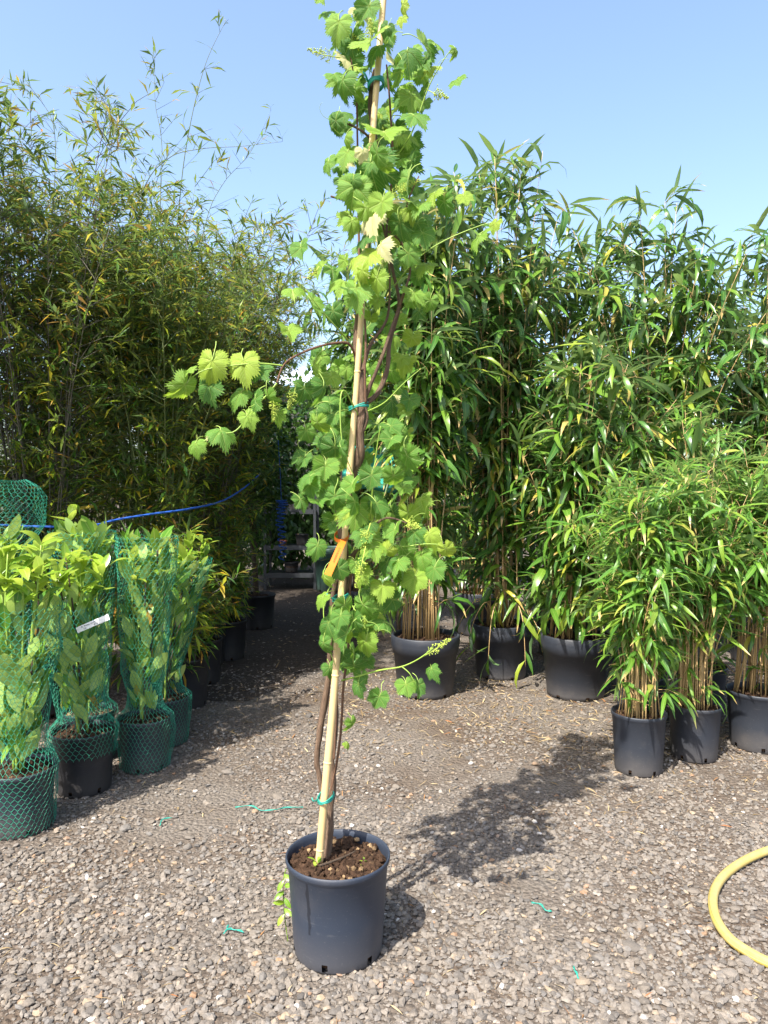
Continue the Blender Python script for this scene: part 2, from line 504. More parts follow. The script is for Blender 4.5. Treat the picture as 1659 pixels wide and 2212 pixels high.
def place_leaves(root, kind, mats, var, nmax=300, part='leaf', rest='foliage'):
    """mats: world matrices. The leaves that show largest become parts, the rest one joined part."""
    if not len(mats): return
    mats = np.array(mats); var = np.array(var)
    loc = np.array(root.location)
    order = np.argsort(-score_leaves(mats, loc + np.array([0, 0, 1.5])))
    own = order[:nmax]
    for i in own:
        o = bpy.data.objects.new(part, kind.mesh[var[i]])
        o.parent = root
        m = mats[i].copy(); m[:3, 3] -= loc
        o.matrix_local = Matrix(m.tolist())
        COL.objects.link(o)
    oth = order[nmax:]
    if len(oth):
        VV = []; FF = []; UU = []; n = 0
        for k, (V, F, U) in enumerate(kind.data):
            sel = mats[oth[var[oth] == k]]
            if not len(sel): continue
            W = np.einsum('aij,vj->avi', sel[:, :3, :3], V) + sel[:, None, :3, 3] - loc
            FF.append((F[None] + (np.arange(len(sel)) * len(V))[:, None, None] + n).reshape(-1, F.shape[1]))
            VV.append(W.reshape(-1, 3)); UU.append(np.tile(U, (len(sel), 1)))
            n += W.shape[0] * W.shape[1]
        me = make_mesh(rest, np.concatenate(VV), FF, np.concatenate(UU), [kind.mat])
        obj(rest, me, root, kind='stuff')

# ------------------------------------------------------------------ pots
def lathe(prof, seg=48, skip=None, cx=0, cy=0):
    p = np.array(prof)
    k = len(p)
    a = np.arange(seg) * 2 * math.pi / seg
    V = np.stack([np.outer(p[:, 0], np.cos(a)) + cx, np.outer(p[:, 0], np.sin(a)) + cy, np.repeat(p[:, 1][:, None], seg, 1)], -1).reshape(-1, 3)
    F = []
    for i in range(k - 1):
        for j in range(seg):
            if skip and skip(i, j): continue
            j2 = (j + 1) % seg
            F.append((i * seg + j, i * seg + j2, (i + 1) * seg + j2, (i + 1) * seg + j))
    return V, F

def pot_mesh(r, h, rim='lip', taper=.86, slots=6):
    rb = r * taper
    t = .004
    def ro(z): return rb + (r * .965 - rb) * z / h
    if rim == 'wide':      # nursery container with a broad overhanging collar and a step below it
        prof = [(rb - .01, .0), (rb, .006), (ro(.03), .03), (ro(h * .7), h * .7), (ro(h * .7) + .008, h * .705), (ro(h * .86) + .012, h * .86),
                (r * .99, h * .865), (r * 1.0, h * .90), (r * 1.0, h * .985), (r * .985, h), (r * .93, h), (r * .92, h * .97), (ro(h * .6) - t, h * .6)]
        srow = 1
    else:
        prof = [(rb - .012, .0), (rb - .003, .003), (rb, .010), (ro(.034), .034), (ro(h * .5), h * .5), (ro(h - .028), h - .028), (r * .985, h - .022), (r, h - .016), (r * 1.005, h - .008),
                (r, h - .001), (r * .985, h), (r * .965, h - .004), (r * .95, h - .02), (ro(h * .55) - t, h * .55)]
        srow = 2
    seg = 48
    per = seg // slots
    V, F = lathe(prof, seg, lambda i, j: i == srow and (j + 3) % per == 0)
    # floor
    V = np.concatenate([V, [[0, 0, .001]]]); c = len(V) - 1
    T = [(c, (j + 1) % seg, j) for j in range(seg)]
    return make_mesh('pot', V, [F, T], None, [])

POT_CACHE = {}
def add_pot(root, r, h, mat, rim='lip', taper=.86, rot=0.):
    key = (round(r, 3), round(h, 3), rim, mat.name, taper)
    if key not in POT_CACHE:
        me = pot_mesh(r, h, rim, taper); me.materials.append(mat); POT_CACHE[key] = me
    o = obj('pot', POT_CACHE[key], root)
    o.rotation_euler.z = rot
    return o

def add_soil(root, r, h, zs, crumbs=120, seed=0, seeds_mat=None):
    rg = np.random.default_rng(seed)
    mb = MB()
    rr = r * .925
    prof = [(r * .80, .02), (rr * .97, zs - .05), (rr, zs - .004)] + [(rr * f, zs + .006 * (1 - f)) for f in (.85, .68, .5, .32, .15)] + [(.001, zs + .008)]
    V, F = lathe(prof, 32)
    for v in V:
        if v[2] > zs - .02:
            v[2] += .014 * mnoise.noise(Vector((v[0] * 22, v[1] * 22, seed))) + .008 * mnoise.noise(Vector((v[0] * 60, v[1] * 60, seed)))
    mb.add(V, [F])
    for i in range(crumbs):
        a = rg.uniform(0, 6.283); q = rr * .93 * math.sqrt(rg.uniform(0, 1))
        s = rg.uniform(.004, .012) * (1.5 if rg.uniform() < .1 else 1)
        mb.add(ICO_V * s * rg.uniform(.6, 1.3, (12, 3)) + [q * math.cos(a), q * math.sin(a), zs + .008], [ICO_F])
    return obj('soil', mb.mesh('soil', [M_SOIL], False), root)

ph = (1 + 5 ** .5) / 2
ICO_V = np.array([(-1, ph, 0), (1, ph, 0), (-1, -ph, 0), (1, -ph, 0), (0, -1, ph), (0, 1, ph), (0, -1, -ph), (0, 1, -ph), (ph, 0, -1), (ph, 0, 1), (-ph, 0, -1), (-ph, 0, 1)]) / math.sqrt(1 + ph * ph)
ICO_F = np.array([(0, 11, 5), (0, 5, 1), (0, 1, 7), (0, 7, 10), (0, 10, 11), (1, 5, 9), (5, 11, 4), (11, 10, 2), (10, 7, 6), (7, 1, 8), (3, 9, 4), (3, 4, 2), (3, 2, 6), (3, 6, 8), (3, 8, 9), (4, 9, 5), (2, 4, 11), (6, 2, 10), (8, 6, 7), (9, 8, 1)])

def text_mesh(body, size, mat):
    cu = bpy.data.curves.new('lettering', 'FONT')
    cu.body = body; cu.size = size; cu.extrude = .0002; cu.resolution_u = 2; cu.shear = .25
    tmp = bpy.data.objects.new('lettering', cu)
    COL.objects.link(tmp)
    dg = bpy.context.evaluated_depsgraph_get()
    me = bpy.data.meshes.new_from_object(tmp.evaluated_get(dg))
    bpy.data.objects.remove(tmp)
    me.materials.clear(); me.materials.append(mat)
    return me

TEXTS = {t: text_mesh(t, z, M_INK) for t, z in (('Pr. Prunus Lauroc.', .012), ('7,50', .009), ('80-100', .009))}

# ================================================================== GROUND
gm = make_mesh('ground', [(-90, -40, 0), (90, -40, 0), (90, 140, 0), (-90, 140, 0)], [[(0, 1, 2, 3)]], None, [M_GROUND], False)
ground = obj('ground', gm, kind='structure')

def path():
    L = []; Rr = []
    for i in range(60):
        y = 5.1 + i * .16
        cl = -1.75; cr = -.10 + .28 * mnoise.noise(Vector((y * .9, 2., 0))) + .10 * mnoise.noise(Vector((y * 3, 5., 0))) - max(0, 6.4 - y) * .75
        L.append((cl, y, .004)); Rr.append((max(cr, cl + .05), y, .004))
    m, t = mat_new('path_soil_with_shade'); n = N(t)
    tc = n('TexCoord').outputs['Object']
    f = n.noise(tc, 30, 6, .7)
    c = n.ramp(f, [(.3, (.03, .023, .017)), (.6, (.065, .052, .042)), (.8, (.13, .11, .09))])  # dark earth; the colour also stands in for the path's deep shade
    n.out(n.principled(c, .95, .15, n.bump(f, 1.0, .03)))
    k = len(L)
    obj('path', make_mesh('path', L + Rr, [[(i, k + i, k + i + 1, i + 1) for i in range(k - 1)]], None, [m], False), kind='structure')
path()

def stone_shape(rg):
    V = ICO_V * rg.uniform(.72, 1.15, (12, 1))
    V = V * rg.uniform([.8, .6, .4], [1.25, 1.0, .72])
    a = rg.uniform(0, 6.28); c, s = math.cos(a), math.sin(a)
    return V @ np.array([[c, -s, 0], [s, c, 0], [0, 0, 1]])

SHAPES = [stone_shape(RNG) for _ in range(14)]

def gravel():
    Vs = []; Fs = []; n = 0
    # distance bands: (near, far, count, min, max size)
    for y0, y1, cnt, s0, s1 in ((1.35, 2.3, 26000, .003, .017), (2.3, 3.3, 24000, .0038, .016), (3.3, 4.6, 18000, .005, .015), (4.6, 6.6, 11000, .007, .015), (6.6, 11.5, 4000, .01, .02)):
        y = RNG.uniform(y0, y1, cnt)
        hw = np.minimum(y * .56 + .25, 3.4)
        x = RNG.uniform(-1, 1, cnt) * hw
        s = s0 + (s1 - s0) * RNG.uniform(0, 1, cnt) ** 2.9
        keep = np.array([mnoise.noise(Vector((a * 1.7, b * 1.7, 3.))) + .35 * mnoise.noise(Vector((a * 6, b * 6, 9.))) for a, b in zip(x, y)]) < RNG.uniform(.05, .55, cnt)
        keep &= ~((y > 6.0) & (x < .1) & (x > -1.7) & (RNG.uniform(0, 1, cnt) < .75))
        x, y, s = x[keep], y[keep], s[keep]
        k = len(x)
        sh = np.array(SHAPES)[RNG.integers(0, len(SHAPES), k)]
        sh = sh * RNG.uniform(.8, 1.25, (k, 12, 1))
        a = RNG.uniform(0, 6.28, k); ca, sa = np.cos(a), np.sin(a)
        # tilt a little about x
        b = RNG.normal(0, .25, k); cb, sb = np.cos(b)[:, None], np.sin(b)[:, None]
        X = sh[:, :, 0]; Y = sh[:, :, 1] * cb - sh[:, :, 2] * sb; Z = sh[:, :, 1] * sb + sh[:, :, 2] * cb
        V = np.stack([(X * ca[:, None] - Y * sa[:, None]) * s[:, None] + x[:, None], (X * sa[:, None] + Y * ca[:, None]) * s[:, None] + y[:, None], Z * s[:, None] + (s * .27)[:, None]], -1)
        Vs.append(V.reshape(-1, 3))
        Fs.append((ICO_F[None] + (np.arange(k) * 12)[:, None, None] + n).reshape(-1, 3))
        n += k * 12
    me = make_mesh('gravel', np.concatenate(Vs), Fs, None, [M_STONE], False)
    obj('gravel', me, label='grey and tan crushed stone gravel covering the yard', cat='gravel', kind='stuff')
gravel()

def big_stones():
    ms = []
    for q in range(8):
        V = ICO_V * RNG.uniform(.8, 1.12, (12, 1))
        # one subdivision for a broken, many-sided face
        edge = {}; VV = [v for v in V]; FF = []
        def mid(a, b):
            k = (min(a, b), max(a, b))
            if k not in edge:
                edge[k] = len(VV); m = (VV[a] + VV[b]) / 2; VV.append(m / np.linalg.norm(m) * np.linalg.norm((VV[a] + VV[b]) / 2) * RNG.uniform(1.0, 1.18))
            return edge[k]
        for a, b, c in ICO_F[:]:
            ab, bc, ca = mid(a, b), mid(b, c), mid(c, a)
            FF += [(a, ab, ca), (b, bc, ab), (c, ca, bc), (ab, bc, ca)]
        ms.append(make_mesh('stone', np.array(VV) * RNG.uniform([.9, .65, .4], [1.3, 1., .62]), [FF], None, [M_STONE], False))
    for i in range(290):
        y = RNG.uniform(1.45, 4.8) if i < 230 else RNG.uniform(3.5, 5.6)
        x = RNG.uniform(-1, 1) * (y * .53 + .1)
        o = obj('stone', ms[i % 8], ground, (x, y, .005))
        s = RNG.uniform(.013, .024) * (1.4 if i % 9 == 0 else 1)
        o.scale = (s, s, s); o.rotation_euler = (RNG.normal(0, .2), RNG.normal(0, .2), RNG.uniform(0, 6.28))
big_stones()

def litter():
    V, F, U = blade(.11, .3, .5, .5, 3)
    V2, F2, U2 = blade(.035, .3, .15, .0, 3)
    mb = MB()
    def put(x, y, L, which):
        m = mat_from((x, y, RNG.uniform(.006, .016)), (*RNG.normal(0, 1, 2), RNG.normal(0, .12)), (RNG.normal(0, .35), RNG.normal(0, .35), 1), L)
        A, B, C = (V, F, U) if which else (V2, F2, U2)
        mb.add(A @ m[:3, :3].T + m[:3, 3], [B], C)
    for i in range(900):
        y = RNG.uniform(1.4, 4.5); put(RNG.uniform(-1, 1) * (y * .54), y, RNG.uniform(.02, .06), RNG.uniform() < .45)
    for i in range(2400):          # thick below the tall bamboos
        y = RNG.normal(5.0, .55); x = RNG.normal(.75, .75)
        put(x, max(y, 3.4), RNG.uniform(.02, .09), RNG.uniform() < .5)
    for i in range(500):
        y = RNG.uniform(4.2, 10); put(RNG.uniform(-1.3, .2), y, RNG.uniform(.03, .1), RNG.uniform() < .6)
    for i in range(400):
        y = RNG.uniform(3.3, 4.6); put(RNG.uniform(.9, 2.6), y, RNG.uniform(.02, .08), RNG.uniform() < .5)
    obj('leaf_litter', mb.mesh('leaf_litter', [M_STRAW]), label='dry straw coloured leaves and stalks scattered over the gravel', cat='leaf litter', kind='stuff')
litter()

# ================================================================== BAMBOO
def bamboo(name, label, group, x, y, h, pot_r, pot_h, culms, kind, culm_mat, leaf_len=.24, nodes=9, fan=4, leaf_from=.3,
           spread=.16, lean=(0, 0), bend=.25, branch=.22, hmin=.62, culm_r=.006, pot='wide', pot_mat_=None, nparts=300, low=.0, seed=1,
           squeeze=1.0, extra=None, top_fan=5, droop=.35, tpow=.8, tops=3):
    rg = np.random.default_rng(seed)
    root = empty(name, (x, y, 0), label, 'bamboo', group)
    add_pot(root, pot_r, pot_h, pot_mat_ or M_POT_OLD, pot, .80 if pot == 'wide' else .84, rg.uniform(0, 6))
    zs = pot_h - .03
    add_soil(root, pot_r, pot_h, zs, 60, seed)
    mats = []; var = []; tw = MB()
    nv = len(kind.mesh)
    def leaf(o, d, L):
        up = np.array([rg.normal(0, .35), rg.normal(0, .35), 1.0])
        m = mat_from(o, d, up, L); m[:3, 1] *= rg.uniform(.65, 1.3)
        mats.append(m); var.append(rg.integers(nv))
    for c in range(culms):
        a = rg.uniform(0, 6.283); q = pot_r * .78 * math.sqrt(rg.uniform(0, 1))
        b = np.array([q * math.cos(a), q * math.sin(a), zs])
        hh = h * rg.uniform(hmin, 1.0 if tops < 10 else .88) if c >= tops else h * rg.uniform(.92, 1.)
        o2 = np.array([math.cos(a), math.sin(a)]) * q / pot_r * spread * h * 1.1 + rg.normal(0, spread * h * .42, 2) + np.array(lean) * h
        if c < tops: o2 = o2 * .55
        tz = hh - zs
        pts = []
        for i in range(9):
            t = i / 8
            s = t ** 1.0 * .25 + t ** 2.2 * .75
            pts.append((b[0] * (1 - .35 * squeeze * math.sin(min(t * 2.2, 1) * 1.57)) + o2[0] * s, b[1] * (1 - .35 * squeeze * math.sin(min(t * 2.2, 1) * 1.57)) + o2[1] * s, zs + tz * (t - bend * .25 * t ** 4)))
        pp = np.array(pts)
        rad = culm_r * rg.uniform(.7, 1.2)
        mb = MB().tube(pts, [rad, rad * .9, rad * .6, rad * .25], 5)
        # raised nodes
        for t in np.arange(.08, .8, .14) + rg.uniform(0, .05):
            pc = np.array([np.interp(t, np.linspace(0, 1, 9), pp[:, k]) for k in range(3)])
            pn = np.array([np.interp(t + .004, np.linspace(0, 1, 9), pp[:, k]) for k in range(3)])
            mb.tube([pc, pn], rad * (1.3 - .7 * t), 5)
        obj('culm', mb.mesh('culm', [culm_mat]), root)
        def at(t): return np.array([np.interp(t, np.linspace(0, 1, 9), pp[:, k]) for k in range(3)]) + [x, y, 0]
        for k in range(nodes):
            t = leaf_from + (1 - leaf_from) * rg.uniform(0, 1) ** tpow
            if rg.uniform() < low: t = rg.uniform(.06, leaf_from)
            o = at(t)
            az = rg.uniform(0, 6.283)
            el = rg.uniform(.2, 1.1)
            bl = branch * rg.uniform(.3, 1.) * (1.15 - (.6 if tpow > .7 else .35) * t)
            d = np.array([math.cos(az) * math.cos(el), math.sin(az) * math.cos(el), math.sin(el)])
            e = o + d * bl
            e[2] -= bl * .15
            tw.tube([o - root.location, (o + d * bl * .6) - root.location, e - root.location], [.0022, .0012], 3, caps=False)
            for f in range(fan):
                s = rg.uniform(.35, 1.)
                po = o + (e - o) * s
                az2 = az + rg.normal(0, .75); el2 = rg.normal(.15, .45)
                dd = np.array([math.cos(az2) * math.cos(el2), math.sin(az2) * math.cos(el2), math.sin(el2) - droop * rg.uniform(0, 1)])
                leaf(po, dd, leaf_len * rg.uniform(.55, 1.15))
        for f in range(top_fan):
            az = rg.uniform(0, 6.283); el = rg.uniform(.1, 1.3)
            leaf(at(rg.uniform(.93, 1.)), np.array([math.cos(az) * math.cos(el), math.sin(az) * math.cos(el), math.sin(el)]), leaf_len * rg.uniform(.5, 1.05))
    if extra: extra(root, leaf, tw, rg)
    obj('twigs', tw.mesh('twigs', [culm_mat]), root, kind='stuff')
    place_leaves(root, kind, mats, var, nparts)
    return root

TALL = 'tall bamboos in black tubs'
tall = [
    # label, x, y, h, pot r, pot h, culms, lean, spread, seed
    ('tall broad leaved bamboo tied in a narrow column, tub on straw behind the grapevine', .30, 5.32, 3.8, .25, .43, 34, (.02, .0), .09, 21),
    ('tallest broad leaved bamboo with broken culms drooping over its tub', .93, 5.82, 4.4, .24, .42, 34, (-.01, .0), .085, 22),
    ('broad leaved bamboo in a scuffed tub between the tallest bamboo and the small pots', 1.38, 5.28, 2.7, .25, .44, 26, (.06, .03), .13, 23),
    ('wide spreading bamboo crown standing behind the low bamboos in small pots', 2.25, 6.15, 4.15, .25, .43, 36, (.01, .0), .13, 24),
    ('yellowing tall bamboo beside the wide spreading crown, behind the low bamboos', 3.2, 6.3, 3.85, .25, .43, 30, (.0, -.02), .12, 25),
    ('bamboo filling the gap between the tallest bamboo and the wide spreading crown', 1.60, 6.6, 4.05, .25, .43, 34, (.0, .0), .13, 26),
    ('bamboo rising behind the grapevine at the mouth of the shaded path', -.22, 7.7, 4.15, .25, .43, 28, (-.04, .0), .11, 27),
    ('bamboo in the back row behind the tallest bamboo', .95, 7.5, 3.7, .25, .43, 28, (.0, .0), .13, 28),
    ('bamboo in the back row behind the wide spreading crown', 2.75, 7.6, 3.8, .25, .43, 28, (.0, .0), .14, 29),
    ('bamboo at the back corner, beyond the yellowing one', 4.0, 7.2, 3.8, .25, .43, 28, (.0, .0), .14, 30),
]
def drooping(root, leaf, tw, rg):
    for e in ((-.30, -.34, .18), (-.16, -.40, .10), (.12, -.38, .04), (.22, -.36, .30), (-.36, -.1, .25)):
        pts = smooth_path([(e[0] * .2, e[1] * .3, .40), (e[0] * .5, e[1] * .7, .62), (e[0] * .85, e[1] * .95, .50), (e[0], e[1], e[2] + .12)], 5)
        tw.tube(pts, [.0045, .004, .002], 4)
        for k in range(7):
            p = pts[rg.integers(7, len(pts))]
            leaf(np.array(p) + np.array(root.location), np.array([e[0] + rg.normal(0, .35), -.35 + rg.normal(0, .25), -.7 + rg.normal(0, .35)]), .24 * rg.uniform(.7, 1.1))
for i, (lab, x, y, h, pr, phh, nc, lean, spr, sd) in enumerate(tall):
    lf = .5 if i == 6 else (.50, .34, .2, .25)[min(i, 3)]
    bamboo('potted_bamboo', lab, TALL, x, y, h, pr, phh, nc, K_BIG, M_CULM, .30, 17, 5, lf, spr, lean, .3, .30, .5, .0055, 'wide', M_POT_OLD, 300 if i < 6 else 150, .10, sd, extra=drooping if i == 1 else None, tops=10 if i == 1 else 4)

LOW = 'low bamboos in small pots'
low = [
    ('low leafy bamboo in the scuffed pot standing out in front of its row', 1.345, 3.86, 1.62, .142, .315, 38, (.02, .03), .13, 31),
    ('low leafy bamboo in the middle pot, between the foremost pot and the wide one', 1.72, 4.05, 1.75, .140, .30, 38, (.02, .0), .14, 32),
    ('low leafy bamboo in the widest pot with a square drainage hole', 2.16, 4.22, 1.85, .175, .33, 40, (.02, .0), .15, 33),
    ('low bamboo growing behind the foremost small pot', 1.62, 4.62, 1.75, .16, .32, 22, (-.08, .0), .17, 34),
    ('low bamboo with long arching green shoots behind the small pots', 2.1, 4.85, 2.15, .16, .32, 22, (.0, .0), .17, 35),
    ('low bamboo at the end of the row, past the widest pot', 2.65, 4.55, 1.95, .16, .32, 22, (.0, .0), .16, 36),
]
def arching(root, leaf, tw, rg):
    for e in ((-.55, -.3, .95), (.45, -.2, 1.25), (.6, .1, 1.1), (-.2, -.4, 1.0)):
        pts = smooth_path([(0, 0, .5), (e[0] * .35, e[1] * .35, 1.0), (e[0] * .7, e[1] * .7, 1.0 + e[2] * .55), (e[0], e[1], 1.0 + e[2] * .95)], 5)
        tw.tube(pts, [.004, .003, .0012], 4)
        for k in range(9):
            p = pts[rg.integers(6, len(pts))]
            d = np.array([e[0] + rg.normal(0, .5), e[1] + rg.normal(0, .5), .5 + rg.normal(0, .5)])
            leaf(np.array(p) + np.array(root.location), d, .26 * rg.uniform(.6, 1.1))
for i, (lab, x, y, h, pr, phh, nc, lean, spr, sd) in enumerate(low):
    bamboo('potted_bamboo', lab, LOW, x, y, h, pr, phh, nc, K_YOUNG, M_CULM, .215, 9, 4, .40, spr * .85, lean, .3, .17, .55, .0042, 'lip', M_POT_OLD, 300, .06, sd, droop=.15,
           extra=arching if i == 4 else None)

# ---- the fine leaved hedge on the other side of the path
HEDGE = 'fine leaved bamboos in the hedge'
def tall_sprays(root, leaf, tw, rg):
    loc = np.array(root.location)
    paths = [([(330, 900), (375, 560), (400, 330), (440, 150), (488, 45)], 5.1, .0045),
             ([(180, 760), (300, 430), (360, 345), (430, 322), (520, 316), (610, 306)], 5.0, .004),
             ([(390, 800), (440, 500), (480, 400), (540, 330), (585, 240)], 5.4, .003),
             ([(320, 760), (350, 360), (335, 220), (335, 125)], 5.2, .003),
             ([(100, 640), (120, 320), (90, 220), (40, 190)], 4.7, .003),
             ([(225, 640), (240, 300), (205, 205)], 4.8, .003)]
    for pl, Y, r in paths:
        pts = smooth_path([P(a, b, Y) for a, b in pl], 6)
        tw.tube([np.array(p) - loc for p in pts], [r, r * .7, r * .25], 4)
        for k in range(26):
            i = rg.integers(4, len(pts)); p = np.array(pts[i])
            az = rg.uniform(0, 6.283); el = rg.uniform(.2, .9)
            d = np.array([math.cos(az) * math.cos(el), math.sin(az) * math.cos(el) * .6, math.sin(el)])
            e = p + d * rg.uniform(.08, .3) * (1.2 - i / len(pts))
            tw.tube([p - loc, (p * .4 + e * .6) - loc, e - loc], [.0018, .0008], 3, caps=False)
            for f in range(rg.integers(1, 4)):
                s = rg.uniform(.3, 1)
                leaf(p + (e - p) * s, d + rg.normal(0, .45, 3), rg.uniform(.05, .12))

hedge = [
    ('fine leaved bamboo with dark culms, taped together behind the netted laurels', -2.25, 4.85, 4.25, 41, (.0, .0), .16),
    ('fine leaved bamboo topped by long bare sprays reaching above the hedge', -1.66, 5.3, 3.9, 42, (.02, .0), .17),
    ('fine leaved bamboo with orange tinged leaves further along the path', -1.55, 6.2, 3.95, 43, (.03, .0), .17),
    ('fine leaved bamboo behind the taped one, deep in the hedge', -2.55, 5.9, 4.1, 44, (.0, .0), .18),
    ('fine leaved bamboo with bronze leaves, third pot along the shaded path edge', -1.66, 7.2, 4.1, 45, (.03, .0), .17),
    ('fine leaved bamboo near the hanging blue coil, last of the hedge', -1.85, 8.3, 4.2, 46, (.03, .0), .17),
    ('fine leaved bamboo at the outer end of the hedge, beyond the first laurel', -3.05, 4.5, 3.95, 47, (.0, .0), .17),
    ('unseen fine leaved bamboo past the outer end, added to shade the hedge', -3.25, 3.5, 4.5, 48, (.0, .0), .15),  # out of view, added tall and dense to shade the lower hedge front
    ('fine leaved bamboo in the second hedge row, opposite the bronze one', -2.65, 7.2, 4.4, 49, (.0, .0), .17),
    ('fine leaved bamboo in the second hedge row, before the steel rack', -2.55, 9.4, 4.4, 50, (.0, .0), .17),
]
for i, (lab, x, y, h, sd, lean, spr) in enumerate(hedge):
    bamboo('hedge_bamboo', lab, HEDGE, x, y, h, .22, .36, 34, K_FINE, (M_CULM_DARK, M_CULM_GREEN, M_CULM_DARK)[i % 3], .112, 58 if i < 8 else 26, 9, .08, spr, lean, .3, .44, .72, .006,
           'lip', M_POT_BLACK, 300, .1, sd, squeeze=.4, extra=tall_sprays if i == 1 else None, top_fan=6, tpow=.66, droop=-.35)

# small dark bamboos in black pots along the path edge, below the hedge
EDGE = 'small bamboos along the path edge'
for i, (x, y, h, lab) in enumerate(((-1.42, 4.52, 1.25, 'small dark bamboo in a black pot next to the last netted laurel'), (-1.36, 5.02, 1.3, 'small dark bamboo in a black pot with rusty soil, second along the path edge'),
                                    (-1.40, 5.62, 1.2, 'small dark bamboo in a black pot, third along the path edge'), (-1.36, 6.4, 1.2, 'small dark bamboo in a black pot, fourth along the path edge'))):
    bamboo('edge_bamboo', lab, EDGE, x, y, h, .165, .34, 14, K_FINE, M_CULM_DARK, .15, 12, 5, .15, .2, (0, 0), .3, .2, .5, .004, 'lip', M_POT_BLACK, 150, .1, 60 + i)

# ================================================================== NETTED LAURELS
def net_mesh(zs, rs, cxs, cys, nth, cell_h, wire, seed, z0, z1):
    """hexagonal net round a lumpy column"""
    rows = int((z1 - z0) / cell_h)
    th = 2 * math.pi / nth
    def pos(i, z):
        a = i * th + .10 * mnoise.noise(Vector((i * .35, z * 11, seed)))
        r = np.interp(z, zs, rs) * (1.03 + .11 * mnoise.noise(Vector((math.cos(a) * 2, math.sin(a) * 2, z * 7 + seed))) + .03 * mnoise.noise(Vector((math.cos(a) * 7, math.sin(a) * 7, z * 20 + seed))))
        if z < zs[2]: r = max(r, np.interp(z, zs, rs))
        return (np.interp(z, zs, cxs) + r * math.cos(a), np.interp(z, zs, cys) + r * math.sin(a), z + .006 * mnoise.noise(Vector((a * 2, z * 9, seed))))
    A = []; B = []
    for j in range(rows):
        zb = z0 + j * cell_h; zt = zb + cell_h * .32; zn = zb + cell_h
        off = .5 * (j % 2)
        for i in range(nth):
            b = pos(i + off, zb); t = pos(i + off, zt)
            A.append(b); B.append(t)
            for s in (-.5, .5):
                A.append(t); B.append(pos(i + off + s, zn))
    A = np.array(A); B = np.array(B)
    d = B - A; L = np.linalg.norm(d, axis=1)[:, None]; d = d / L
    u = np.cross(d, np.tile([.37, .61, .7], (len(d), 1))); u /= np.linalg.norm(u, axis=1)[:, None]
    v = np.cross(d, u)
    V = np.zeros((len(A), 6, 3))
    for k in range(3):
        o = (math.cos(k * 2.094) * u + math.sin(k * 2.094) * v) * wire
        V[:, k] = A + o; V[:, k + 3] = B + o
    base = (np.arange(len(A)) * 6)[:, None]
    F = np.concatenate([base + np.array([[k, (k + 1) % 3, (k + 1) % 3 + 3, k + 3]]) for k in range(3)])
    return make_mesh('net', V.reshape(-1, 3), [F], None, [M_NET])

